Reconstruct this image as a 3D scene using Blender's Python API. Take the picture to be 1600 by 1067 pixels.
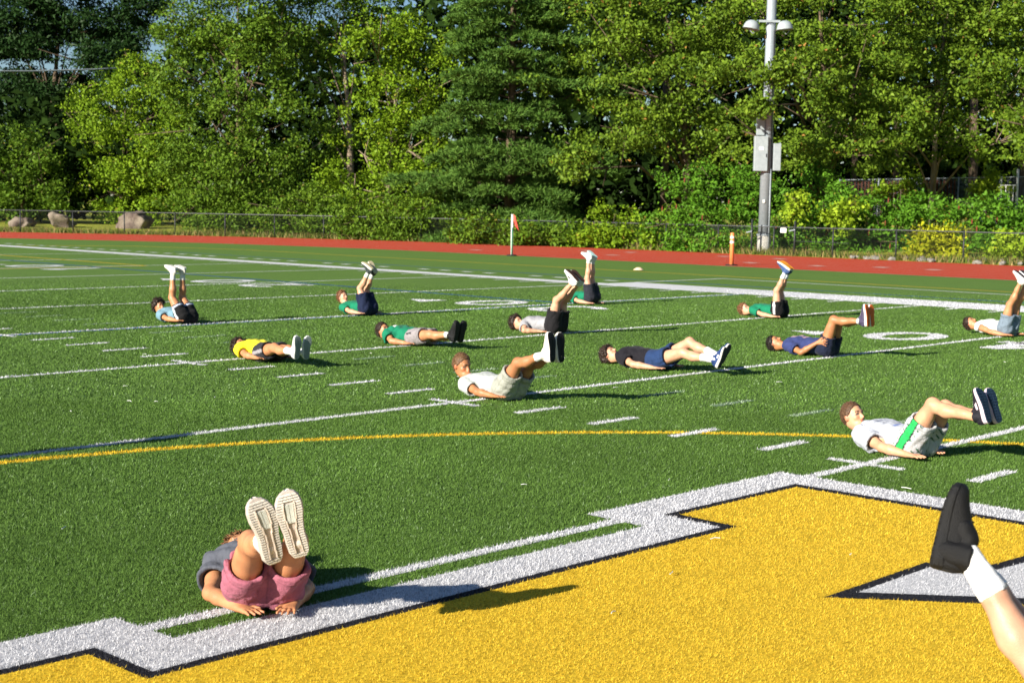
import bpy, bmesh, math, random
import numpy as np
from mathutils import Vector, Matrix

for o in list(bpy.data.objects):
    bpy.data.objects.remove(o)
SC = bpy.context.scene
COL = SC.collection
R = math.radians

# ------------------------------------------------------------------ camera
CAM = np.array([1.0816, -28.3286, 1.9510])
YAW, PITCH, ROLL, FPX = 0.754994, -0.092765, 0.01723, 2275.09
FW = np.array([-math.sin(YAW) * math.cos(PITCH), math.cos(YAW) * math.cos(PITCH), math.sin(PITCH)])
_r = np.array([math.cos(YAW), math.sin(YAW), 0.0])
_u = np.cross(_r, FW)
RT = _r * math.cos(ROLL) + _u * math.sin(ROLL)
UP = -_r * math.sin(ROLL) + _u * math.cos(ROLL)
cd = bpy.data.cameras.new('camera')
cd.sensor_width = 36.0
cd.lens = FPX / 1600 * 36
cd.clip_start, cd.clip_end = 0.1, 3000
cd.dof.use_dof = True
cd.dof.focus_distance = 10.0
cd.dof.aperture_fstop = 5.6
cam = bpy.data.objects.new('camera', cd)
m = Matrix.Identity(4)
for i in range(3):
    m[i][0], m[i][1], m[i][2], m[i][3] = RT[i], UP[i], -FW[i], CAM[i]
cam.matrix_world = m
COL.objects.link(cam)
SC.camera = cam

# ------------------------------------------------------------------ world, sun, exposure
SUN_EL, SUN_TRAVEL = R(22.0), R(86.0)          # elevation; azimuth the light travels towards
w = bpy.data.worlds.new('World')
SC.world = w
w.use_nodes = True
nt = w.node_tree
bg = nt.nodes['Background']
sky = nt.nodes.new('ShaderNodeTexSky')
sky.sky_type = 'NISHITA'
sky.sun_disc = False
sky.sun_elevation = SUN_EL
_sx, _sy = -math.cos(SUN_TRAVEL), -math.sin(SUN_TRAVEL)   # horizontal direction towards the sun
sky.sun_rotation = math.atan2(_sx, _sy)
sky.air_density, sky.dust_density, sky.ozone_density = 1.0, 0.2, 4.0
nt.links.new(sky.outputs[0], bg.inputs[0])
bg.inputs[1].default_value = 0.05
sl = bpy.data.lights.new('sun', 'SUN')
sl.energy = 5.0
sl.angle = R(0.53)
sl.color = (1.0, 0.93, 0.80)
so = bpy.data.objects.new('sun', sl)
so.rotation_euler = Vector((math.cos(SUN_TRAVEL) * math.cos(SUN_EL), math.sin(SUN_TRAVEL) * math.cos(SUN_EL),
                            -math.sin(SUN_EL))).to_track_quat('-Z', 'Y').to_euler()
COL.objects.link(so)
vs = SC.view_settings
vs.view_transform = 'Standard'
vs.look = 'None'
vs.exposure = 1.1
vs.gamma = 1.0

# ------------------------------------------------------------------ helpers
def at(px, py, depth):
    """point seen at photo pixel (1600 wide) at a given camera depth"""
    return CAM + depth * (FW + RT * (px - 800) / FPX - UP * (py - 533.5) / FPX)

def np_mesh(name, V, F, smooth=False, col=None, loops=None):
    """V (n,3), F (m,k) constant k"""
    V = np.ascontiguousarray(V, np.float32)
    F = np.ascontiguousarray(F, np.int32)
    me = bpy.data.meshes.new(name)
    me.vertices.add(len(V))
    me.vertices.foreach_set('co', V.ravel())
    k = F.shape[1]
    me.loops.add(F.size)
    me.loops.foreach_set('vertex_index', F.ravel())
    me.polygons.add(len(F))
    me.polygons.foreach_set('loop_start', np.arange(0, F.size, k, dtype=np.int32))
    if smooth:
        me.polygons.foreach_set('use_smooth', np.ones(len(F), bool))
    if col is not None:
        a = me.color_attributes.new('col', 'FLOAT_COLOR', 'POINT')
        c = np.ones((len(V), 4), np.float32)
        c[:, :3] = col
        a.data.foreach_set('color', c.ravel())
    me.update(calc_edges=True)
    return me

def link(name, me, mat=None, parent=None, loc=None, rotz=None):
    o = bpy.data.objects.new(name, me)
    COL.objects.link(o)
    if mat is not None:
        me.materials.append(mat)
    if parent is not None:
        o.parent = parent
    if loc is not None:
        o.location = [float(v) for v in loc]
    if rotz is not None:
        o.rotation_euler = (0, 0, rotz)
    return o

def tag(o, label=None, cat=None, group=None, kind=None):
    for k, v in (('label', label), ('category', cat), ('group', group), ('kind', kind)):
        if v:
            o[k] = v
    return o

def empty(name, loc, rotz=0):
    o = bpy.data.objects.new(name, None)
    o.empty_display_size = 0.1
    COL.objects.link(o)
    o.location = [float(v) for v in loc]
    o.rotation_euler = (0, 0, rotz)
    return o

class MB:
    """collects simple shapes into one mesh (faces of mixed size)"""
    def __init__(s):
        s.v, s.f = [], []
    def add(s, vs_, fs):
        n = len(s.v)
        s.v += [tuple(map(float, p)) for p in vs_]
        s.f += [tuple(n + i for i in f) for f in fs]
        return s
    def box(s, c, size, rz=0.0, M=None):
        x, y, z = [d / 2 for d in size]
        P = [Vector((a * x, b * y, d * z)) for a in (-1, 1) for b in (-1, 1) for d in (-1, 1)]
        if M is None:
            M = Matrix.Rotation(rz, 3, 'Z')
        P = [M @ p + Vector([float(q) for q in c]) for p in P]
        return s.add(P, [(0, 1, 3, 2), (4, 6, 7, 5), (0, 4, 5, 1), (2, 3, 7, 6), (0, 2, 6, 4), (1, 5, 7, 3)])
    def tube(s, pts, rad, n=8, caps=True):
        pts = [Vector([float(q) for q in p]) for p in pts]
        if not hasattr(rad, '__len__'):
            rad = [rad] * len(pts)
        rings = []
        for i, p in enumerate(pts):
            t = (pts[min(i + 1, len(pts) - 1)] - pts[max(i - 1, 0)]).normalized()
            a = t.cross(Vector((0, 0, 1)))
            if a.length < 1e-3:
                a = Vector((1, 0, 0))
            a.normalize()
            b = t.cross(a)
            rings.append([p + (a * math.cos(2 * math.pi * k / n) + b * math.sin(2 * math.pi * k / n)) * rad[i] for k in range(n)])
        V = [p for r_ in rings for p in r_]
        F = []
        for i in range(len(pts) - 1):
            for k in range(n):
                F.append((i * n + k, i * n + (k + 1) % n, (i + 1) * n + (k + 1) % n, (i + 1) * n + k))
        if caps:
            F.append(tuple(range(n - 1, -1, -1)))
            F.append(tuple((len(pts) - 1) * n + k for k in range(n)))
        return s.add(V, F)
    def sheet(s, poly, z):
        return s.add([(p[0], p[1], z) for p in poly], [tuple(range(len(poly)))])
    def mesh(s, name, smooth=False):
        me = bpy.data.meshes.new(name)
        me.from_pydata(s.v, [], s.f)
        if smooth:
            for p in me.polygons:
                p.use_smooth = True
        me.update()
        return me
    def build(s, name, mat, parent=None, smooth=False, bevel=0):
        o = link(name, s.mesh(name, smooth), mat, parent)
        if bevel:
            b = o.modifiers.new('bevel', 'BEVEL')
            b.width = bevel
            b.segments = 2
            b.limit_method = 'ANGLE'
        return o

# ------------------------------------------------------------------ materials
def mat_new(name):
    mt = bpy.data.materials.new(name)
    mt.use_nodes = True
    return mt, mt.node_tree, mt.node_tree.nodes['Principled BSDF']

def mat_noise(name, c1, c2, scale=5.0, rough=0.8, spec=0.3, bump=0.0, bscale=None, detail=6, metallic=0.0, stretch=None, c3=None, s3=0.3, sheen=0.0):
    """two-tone procedural noise colour with bump, object coordinates"""
    mt, t, b = mat_new(name)
    tc = t.nodes.new('ShaderNodeTexCoord')
    src = tc.outputs['Object']
    if stretch:
        mp = t.nodes.new('ShaderNodeMapping')
        mp.inputs['Scale'].default_value = stretch
        t.links.new(src, mp.inputs[0])
        src = mp.outputs[0]
    n = t.nodes.new('ShaderNodeTexNoise')
    n.inputs['Scale'].default_value = scale
    n.inputs['Detail'].default_value = detail
    n.inputs['Roughness'].default_value = 0.65
    t.links.new(src, n.inputs['Vector'])
    r = t.nodes.new('ShaderNodeValToRGB')
    r.color_ramp.elements[0].position = 0.32
    r.color_ramp.elements[1].position = 0.68
    r.color_ramp.elements[0].color = (*c1, 1)
    r.color_ramp.elements[1].color = (*c2, 1)
    t.links.new(n.outputs['Fac'], r.inputs[0])
    out = r.outputs[0]
    if c3:
        n3 = t.nodes.new('ShaderNodeTexNoise')
        n3.inputs['Scale'].default_value = s3
        n3.inputs['Detail'].default_value = 5
        t.links.new(src, n3.inputs['Vector'])
        r3 = t.nodes.new('ShaderNodeValToRGB')
        r3.color_ramp.elements[0].position = 0.42
        r3.color_ramp.elements[1].position = 0.66
        t.links.new(n3.outputs['Fac'], r3.inputs[0])
        mx = t.nodes.new('ShaderNodeMix')
        mx.data_type = 'RGBA'
        t.links.new(r3.outputs[0], mx.inputs[0])
        t.links.new(out, mx.inputs[6])
        mx.inputs[7].default_value = (*c3, 1)
        out = mx.outputs[2]
    t.links.new(out, b.inputs['Base Color'])
    b.inputs['Roughness'].default_value = rough
    b.inputs['Specular IOR Level'].default_value = spec
    b.inputs['Metallic'].default_value = metallic
    if sheen:
        b.inputs['Sheen Weight'].default_value = sheen
    if bump:
        nb = t.nodes.new('ShaderNodeTexNoise')
        nb.inputs['Scale'].default_value = bscale or scale * 4
        nb.inputs['Detail'].default_value = 6
        t.links.new(src, nb.inputs['Vector'])
        bp = t.nodes.new('ShaderNodeBump')
        bp.inputs['Strength'].default_value = bump
        bp.inputs['Distance'].default_value = 0.02
        t.links.new(nb.outputs['Fac'], bp.inputs['Height'])
        t.links.new(bp.outputs[0], b.inputs['Normal'])
    return mt

def mat_attr(name, rough=0.6, spec=0.3, transl=0.0, var=0.0, vscale=30.0, sss=0.0, bump=0.0, bscale=200.0, sheen=0.0, bdist=0.004):
    """colour from the 'col' attribute (the thing's own colours), optional translucency"""
    mt, t, b = mat_new(name)
    a = t.nodes.new('ShaderNodeAttribute')
    a.attribute_name = 'col'
    out = a.outputs['Color']
    tc = t.nodes.new('ShaderNodeTexCoord')
    if var:
        n = t.nodes.new('ShaderNodeTexNoise')
        n.inputs['Scale'].default_value = vscale
        n.inputs['Detail'].default_value = 5
        t.links.new(tc.outputs['Object'], n.inputs['Vector'])
        mr = t.nodes.new('ShaderNodeMapRange')
        mr.inputs[1].default_value, mr.inputs[2].default_value = 0.3, 0.7
        mr.inputs[3].default_value, mr.inputs[4].default_value = 1 - var, 1 + var
        t.links.new(n.outputs['Fac'], mr.inputs[0])
        mx = t.nodes.new('ShaderNodeMix')
        mx.data_type = 'RGBA'
        mx.blend_type = 'MULTIPLY'
        mx.inputs[0].default_value = 1
        t.links.new(out, mx.inputs[6])
        cb = t.nodes.new('ShaderNodeCombineColor')
        for i in range(3):
            t.links.new(mr.outputs[0], cb.inputs[i])
        t.links.new(cb.outputs[0], mx.inputs[7])
        out = mx.outputs[2]
    t.links.new(out, b.inputs['Base Color'])
    b.inputs['Roughness'].default_value = rough
    b.inputs['Specular IOR Level'].default_value = spec
    if sheen:
        b.inputs['Sheen Weight'].default_value = sheen
    if sss:
        b.inputs['Subsurface Weight'].default_value = sss
        b.inputs['Subsurface Radius'].default_value = (0.01, 0.004, 0.002)
        b.inputs['Subsurface Scale'].default_value = 1.0
    if bump:
        nb = t.nodes.new('ShaderNodeTexNoise')
        nb.inputs['Scale'].default_value = bscale
        nb.inputs['Detail'].default_value = 4
        t.links.new(tc.outputs['Object'], nb.inputs['Vector'])
        bp = t.nodes.new('ShaderNodeBump')
        bp.inputs['Strength'].default_value = bump
        bp.inputs['Distance'].default_value = bdist
        t.links.new(nb.outputs['Fac'], bp.inputs['Height'])
        t.links.new(bp.outputs[0], b.inputs['Normal'])
    if transl:
        tr = t.nodes.new('ShaderNodeBsdfTranslucent')
        t.links.new(out, tr.inputs[0])
        ms = t.nodes.new('ShaderNodeMixShader')
        ms.inputs[0].default_value = transl
        t.links.new(b.outputs[0], ms.inputs[1])
        t.links.new(tr.outputs[0], ms.inputs[2])
        t.links.new(ms.outputs[0], t.nodes['Material Output'].inputs[0])
    return mt

M = {}
M['turf'] = mat_noise('turf', (0.068, 0.135, 0.020), (0.138, 0.240, 0.042), 26, 0.8, 0.2, 0.9, 60, c3=(0.095, 0.175, 0.030), s3=0.55)
M['white_line'] = mat_noise('white_line', (0.48, 0.48, 0.50), (0.74, 0.74, 0.76), 30, 0.85, 0.2, 0.8, 70)
M['faded_line'] = mat_noise('faded_line', (0.05, 0.13, 0.035), (0.30, 0.38, 0.28), 30, 0.85, 0.2, 0.8, 70)
M['black_turf'] = mat_noise('black_turf', (0.008, 0.008, 0.012), (0.022, 0.022, 0.028), 30, 0.8, 0.2, 0.8, 70)
M['yellow_turf'] = mat_noise('yellow_turf', (0.50, 0.29, 0.012), (0.82, 0.54, 0.035), 30, 0.8, 0.2, 0.8, 70)
M['emblem_white'] = mat_noise('emblem_white', (0.34, 0.34, 0.36), (0.60, 0.60, 0.62), 60, 0.85, 0.1)
M['emblem_yellow'] = mat_noise('emblem_yellow', (0.36, 0.23, 0.012), (0.80, 0.54, 0.035), 60, 0.85, 0.1)
M['yellow_line'] = mat_noise('yellow_line', (0.45, 0.30, 0.015), (0.66, 0.46, 0.03), 30, 0.8, 0.2, 0.6, 70)
M['blue_line'] = mat_noise('blue_line', (0.012, 0.06, 0.20), (0.03, 0.11, 0.30), 30, 0.8, 0.2, 0.6, 70)
M['track'] = mat_noise('track', (0.40, 0.036, 0.012), (0.54, 0.062, 0.022), 14, 0.85, 0.25, 0.5, 120, c3=(0.46, 0.048, 0.016), s3=0.25)
M['lane_line'] = mat_noise('lane_line', (0.45, 0.30, 0.26), (0.62, 0.50, 0.45), 10, 0.8, 0.2)
M['lawn'] = mat_noise('lawn', (0.24, 0.27, 0.026), (0.40, 0.42, 0.05), 3.0, 0.9, 0.2, 1.0, 25, c3=(0.20, 0.21, 0.035), s3=0.2)
M['fence_black'] = mat_noise('fence_black', (0.010, 0.011, 0.013), (0.03, 0.032, 0.036), 20, 0.5, 0.4)
M['fence_rail'] = mat_noise('fence_rail', (0.035, 0.037, 0.04), (0.08, 0.083, 0.087), 20, 0.45, 0.5)
M['galv'] = mat_noise('galvanised', (0.24, 0.275, 0.305), (0.33, 0.37, 0.41), 14, 0.5, 0.5, 0.1, 60, metallic=0.15)
M['concrete'] = mat_noise('concrete', (0.34, 0.33, 0.30), (0.50, 0.48, 0.44), 8, 0.9, 0.2, 0.5, 40)
M['lightgrey'] = mat_noise('painted_grey', (0.26, 0.30, 0.32), (0.34, 0.38, 0.40), 6, 0.5, 0.4)
M['white_paint'] = mat_noise('white_paint', (0.68, 0.68, 0.66), (0.80, 0.80, 0.78), 6, 0.6, 0.3)
M['orange'] = mat_noise('orange_plastic', (0.75, 0.20, 0.06), (0.85, 0.27, 0.09), 6, 0.5, 0.4)
M['flag_red'] = mat_noise('flag_red', (0.62, 0.07, 0.05), (0.75, 0.12, 0.09), 12, 0.8, 0.2)
M['green_paint'] = mat_noise('green_paint', (0.03, 0.25, 0.12), (0.05, 0.32, 0.16), 12, 0.6, 0.3)
M['rubber'] = mat_noise('black_rubber', (0.008, 0.008, 0.009), (0.02, 0.02, 0.022), 20, 0.7, 0.3)
M['granite'] = mat_noise('granite', (0.075, 0.052, 0.044), (0.19, 0.145, 0.122), 1.6, 0.95, 0.2, 1.0, 8, c3=(0.25, 0.21, 0.165), s3=0.8)
M['stone'] = mat_noise('grey_stone', (0.13, 0.12, 0.11), (0.27, 0.25, 0.225), 5, 0.95, 0.2, 0.8, 18)
M['bark'] = mat_noise('bark', (0.055, 0.038, 0.026), (0.17, 0.125, 0.085), 5, 0.95, 0.15, 1.0, 14, stretch=(3, 3, 0.6))
M['bark_pale'] = mat_noise('bark_pale', (0.16, 0.12, 0.085), (0.33, 0.26, 0.19), 5, 0.95, 0.15, 1.0, 14, stretch=(3, 3, 0.6))
M['leaf'] = mat_attr('leaf', 0.5, 0.10, 0.16)
M['leaf_far'] = mat_attr('leaf_far', 0.9, 0.05, 0.1)
M['needle'] = mat_attr('needle', 0.6, 0.12, 0.2)
M['fibre'] = mat_attr('turf_fibre', 0.6, 0.12, 0.12)
M['slat_shaded'] = mat_noise('brown_slat_shaded', (0.040, 0.016, 0.011), (0.075, 0.030, 0.02), 9, 0.85, 0.2)  # brown of the slats, darkened to stand for the canopy's shade
# ------------------------------------------------------------------ ground: terrain, track, turf
rng = np.random.default_rng(7)
random.seed(7)
YD = 0.9144
TCX, TCY = -42.0, -22.3            # centre of the track's bend
R_IN, R_OUT, R_FEN = 35.7, 47.7, 49.2

def track_dist(x, y):
    """distance from the track's centre line segment (bend centre, then straight)"""
    x, y = np.asarray(x, float), np.asarray(y, float)
    dx = np.where(x < TCX, x - TCX, np.where(x > 60, x - 60, 0))
    return np.hypot(dx, y - TCY)

def ground_z(x, y):
    d = track_dist(x, y) - R_FEN
    t = np.clip((d - 1.0) / 14.0, 0, 1)
    s = t * t * (3 - 2 * t)
    right = np.clip((np.asarray(x, float) + 62) / 30, 0, 1)
    return -0.03 + s * (0.32 + 1.0 * right)

def grid_coords(lo, hi, step, far):
    c = list(np.arange(lo, hi + 1e-6, step))
    s, q = step, lo
    pre = []
    while q > -far:
        s *= 1.6
        q -= s
        pre.append(q)
    s, q = step, hi
    post = []
    while q < far:
        s *= 1.6
        q += s
        post.append(q)
    return np.array(pre[::-1] + c + post)

gx = grid_coords(-150, 60, 2.0, 1500)
gy = grid_coords(-70, 90, 2.0, 1500)
GX, GY = np.meshgrid(gx, gy, indexing='ij')
GZ = ground_z(GX, GY)
V = np.stack([GX, GY, GZ], -1).reshape(-1, 3)
nx, ny = GX.shape
idx = np.arange(nx * ny).reshape(nx, ny)
F = np.stack([idx[:-1, :-1], idx[1:, :-1], idx[1:, 1:], idx[:-1, 1:]], -1).reshape(-1, 4)
lawn = link('lawn', np_mesh('lawn', V, F, True), M['lawn'])
tag(lawn, 'rough grass ground beyond the fence', kind='structure')

def loop_pts(r, x_right=60.0, n=48):
    """outline of the stadium shape: straight at +y, left bend, straight at -y"""
    P = [(x_right, TCY + r)]
    for k in range(n + 1):
        a = math.pi / 2 + math.pi * k / n
        P.append((TCX + r * math.cos(a), TCY + r * math.sin(a)))
    P.append((x_right, TCY - r))
    return P

def ring(r0, r1, z, name, mat, parent=None, edge=None):
    A, B = loop_pts(r0), loop_pts(r1)
    n = len(A)
    mb = MB()
    mb.add([(p[0], p[1], z) for p in A] + [(p[0], p[1], z) for p in B], [(i, i + 1, n + i + 1, n + i) for i in range(n - 1)])
    return mb.build(name, mat, parent)

track = ring(R_IN, R_OUT, 0.004, 'running_track', M['track'])
tag(track, 'red rubber running track curving round the field', kind='structure')
ring(R_IN - 0.02, R_IN + 0.06, 0.010, 'track_edge', M['concrete'], track)
for k in range(1, 9):
    ring(R_IN + 0.3 + k * 1.22, R_IN + 0.35 + k * 1.22, 0.009, 'lane_line', M['lane_line'], track)
for k in range(26):                                       # worn relay-zone marks
    x_ = -58 + k * 2.35 + random.uniform(-0.6, 0.6)
    ln_ = random.choice((2, 3, 4, 5, 6))
    if x_ < -44:
        continue
    yy = TCY + R_IN + 0.3 + ln_ * 1.22 + 0.5
    MB().sheet([(x_, yy), (x_ + 0.5, yy), (x_ + 0.5, yy + 0.55), (x_, yy + 0.55)], 0.012).build('relay_mark', M['lane_line'], track)
mb = MB()
mb.sheet(loop_pts(R_IN), 0.0)
turf = mb.build('turf', M['turf'])
tag(turf, 'green artificial turf sports field', kind='structure')

# ------------------------------------------------------------------ painted markings (parts of the turf)
# every marking: (name, polygon, colour key); the fibres take their colour from the same polygons
MARK = []
def mark(name, poly, key, z, base=None):
    mb = MB()
    mb.sheet(poly, z)
    mb.build(name, M[base or key], turf)
    MARK.append((np.array(poly, float), key))
def rect(x0, x1, y0, y1):
    return [(x0, y0), (x1, y0), (x1, y1), (x0, y1)]
LW = 0.10
for k in range(0, 21):                                    # yard lines
    x = (-50 + 5 * k) * YD
    if x > 14:
        break
    mark('yard_line', rect(x - LW / 2, x + LW / 2, -48.6, -0.02), 'white_line', 0.0015)
mark('blue_line', rect(-20 * YD + 0.055, -20 * YD + 0.13, -40, -0.03), 'blue_line', 0.0015)
for k in range(-62, 12):                                  # inbound hash marks and side ticks, one a yard
    x = k * YD
    if k < -49:
        mark('restraining_dash', rect(x - 0.20, x + 0.20, 1.80, 2.05), 'white_line', 0.0022)
    elif k % 5:
        mark('hash_mark', rect(x - 0.05, x + 0.05, -18.36, -17.70), 'white_line', 0.0022)
        if k > -32:
            mark('faded_hash_mark', rect(x - 0.05, x + 0.05, -16.48, -15.78), 'faded_line', 0.0022)
        mark('side_tick', rect(x - 0.05, x + 0.05, -0.70, -0.03), 'white_line', 0.0022)
        if x < -23.4:
            mark('restraining_dash', rect(x - 0.20, x + 0.20, 1.80, 2.05), 'white_line', 0.0022)
    else:
        mark('hash_cross', rect(x - 0.33, x + 0.33, -18.34, -18.24), 'white_line', 0.0030)
mark('sideline', rect(-57.5, -22.9, -0.05, 0.75), 'white_line', 0.0026)
mark('sideline_band', rect(-22.9, 22.9, -0.05, 1.85), 'white_line', 0.0026)
mark('restraining_line', rect(-22.95, -22.83, 1.86, 5.74), 'white_line', 0.0022)
mark('restraining_line', rect(-22.95, 30, 5.75, 5.88), 'white_line', 0.0022)
mark('blue_line', rect(-46, 30, 2.92, 3.06), 'blue_line', 0.0015)
mark('blue_line', rect(-44, -18.25, -6.2, -6.05), 'blue_line', 0.0034)
mark('yellow_line', rect(-47, 30, 7.05, 7.18), 'yellow_line', 0.0015)
mark('yellow_line', [(-47, 7.05), (-47, 7.2), (-52.5, 5.4), (-54.4, 1.0), (-54.2, 1.0), (-52.3, 5.3)], 'yellow_line', 0.0015)
mark('yellow_line', rect(-46, -36.45, -4.46, -4.32), 'yellow_line', 0.0034)
mark('yellow_line', rect(-36.45, -36.33, -40, -4.33), 'yellow_line', 0.0015)
arc = [(8.94 * math.cos(a), -24.38 + 8.94 * math.sin(a)) for a in np.linspace(0.05, 2 * math.pi - 0.05 - 1.2, 120)]
arc_o = [(9.06 * math.cos(a), -24.38 + 9.06 * math.sin(a)) for a in np.linspace(0.05, 2 * math.pi - 0.05 - 1.2, 120)]
mb = MB()
n = len(arc)
mb.add([(p[0], p[1], 0.0008) for p in arc] + [(p[0], p[1], 0.0008) for p in arc_o], [(i, i + 1, n + i + 1, n + i) for i in range(n - 1)])
mb.build('centre_circle', M['yellow_line'], turf)

# yard numbers, painted to be read from the far side
def digit(ch):
    """strokes of a block digit in a 1.15 x 1.75 cell: polygons, x right, y up as read"""
    w_, h_, t_ = 1.15, 1.75, 0.30
    if ch == '0':
        k = 40
        o = [(w_ / 2 + w_ / 2 * math.cos(a), h_ / 2 + h_ / 2 * math.sin(a)) for a in np.linspace(0, 2 * math.pi, k, endpoint=False)]
        i_ = [(w_ / 2 + (w_ / 2 - t_) * math.cos(a), h_ / 2 + (h_ / 2 - t_) * math.sin(a)) for a in np.linspace(0, 2 * math.pi, k, endpoint=False)]
        return [[o[j], o[(j + 1) % k], i_[(j + 1) % k], i_[j]] for j in range(k)]
    if ch == '1':
        return [[(0.43, 0), (0.75, 0), (0.75, h_), (0.43, h_)], [(0.43, h_), (0.43, h_ - 0.4), (0.12, h_ - 0.55), (0.12, h_ - 0.3)]]
    if ch == '4':
        return [[(0.62, 0), (0.92, 0), (0.92, h_), (0.62, h_)], [(0, 0.38), (w_, 0.38), (w_, 0.68), (0, 0.68)], [(0, 0.68), (0.34, 0.68), (0.62, 1.2), (0.62, h_)]]
    def band(pts, th):
        out = []
        pts = [Vector((*p, 0)) for p in pts]
        nn = []
        for j in range(len(pts)):
            d = (pts[min(j + 1, len(pts) - 1)] - pts[max(j - 1, 0)]).normalized()
            nn.append(Vector((-d.y, d.x, 0)))
        for j in range(len(pts) - 1):
            out.append([tuple((pts[j] + nn[j] * th)[:2]), tuple((pts[j + 1] + nn[j + 1] * th)[:2]),
                        tuple((pts[j + 1] - nn[j + 1] * th)[:2]), tuple((pts[j] - nn[j] * th)[:2])])
        return out
    if ch == '2':
        P = [(0.15 + 0.42 + 0.42 * math.cos(a), h_ - 0.56 + 0.42 * math.sin(a)) for a in np.linspace(R(170), R(-30), 12)]
        P += [(0.70, 0.75), (0.20, 0.16)]
        return band(P, 0.15) + [[(0.05, 0.01), (1.1, 0.01), (1.1, 0.30), (0.05, 0.30)]]
    if ch == '3':
        P = [(0.55 + 0.40 * math.cos(a), h_ - 0.53 + 0.39 * math.sin(a)) for a in np.linspace(R(165), R(-80), 12)]
        Q = [(0.55 + 0.43 * math.cos(a), 0.57 + 0.43 * math.sin(a)) for a in np.linspace(R(80), R(-165), 12)]
        return band(P, 0.15) + band(Q, 0.15)
    return []
for yard, ch in ((-10, '4'), (-20, '3'), (-30, '2'), (-40, '1')):
    x0 = yard * YD
    for c, off in ((ch, 0.42), ('0', -1.57)):
        mb = MB()
        for q in digit(c):
            # rotated half a turn: reading direction is -x, top of the digit towards -y
            pl = [(x0 + off + 1.15 - p[0], -6.42 - p[1]) for p in q]
            mb.sheet(pl, 0.0040)
            MARK.append((np.array(pl), 'white_line'))
        mb.build('field_number', M['white_line'], turf)
    pl = [(x0 - 2.72, -7.95), (x0 - 2.0, -7.55), (x0 - 2.0, -8.35)]
    mark('field_arrow', pl, 'white_line', 0.0036)

# midfield emblem: block letter, white border, black outline, yellow fill
WHITE_O = [(-4.82, -31), (-4.82, -24.74), (-4.36, -24.72), (-4.36, -21.34), (-4.82, -21.33), (-4.82, -19.10), (5, -19.10), (5, -31)]
BLACK_O = [(-4.47, -31), (-4.47, -25.05), (-4.02, -25.05), (-4.02, -21.0), (-4.48, -20.98), (-4.48, -19.43), (4.6, -19.43), (4.6, -31)]
YELL_O = [(-4.40, -31), (-4.40, -25.12), (-3.95, -25.12), (-3.95, -20.92), (-4.41, -20.90), (-4.41, -19.53), (4.5, -19.53), (4.5, -31)]
TRI_B = [(-2.70, -21.97), (-2.70, -20.90), (-2.44, -20.91), (-2.38, -20.30), (-0.6, -20.30)]
TRI_W = [(-2.63, -21.76), (-2.63, -20.98), (-2.37, -20.99), (-2.30, -20.39), (-0.95, -20.39)]
mark('emblem_border', WHITE_O, 'white_line', 0.0044, 'emblem_white')
mark('emblem_outline', BLACK_O, 'black_turf', 0.0056)
mark('emblem_fill', YELL_O, 'yellow_turf', 0.0068, 'emblem_yellow')
mark('emblem_outline', TRI_B, 'black_turf', 0.0080)
mark('emblem_counter', TRI_W, 'white_line', 0.0092, 'emblem_white')

# ------------------------------------------------------------------ turf fibres (real blades near the camera)
def inside(P, poly):
    x, y = P[:, 0], P[:, 1]
    c = np.zeros(len(P), bool)
    n_ = len(poly)
    for i in range(n_):
        x0, y0 = poly[i]
        x1, y1 = poly[(i + 1) % n_]
        if y0 == y1:
            continue
        t = (y - y0) / (y1 - y0)
        c ^= ((y0 > y) != (y1 > y)) & (x < x0 + t * (x1 - x0))
    return c

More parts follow.
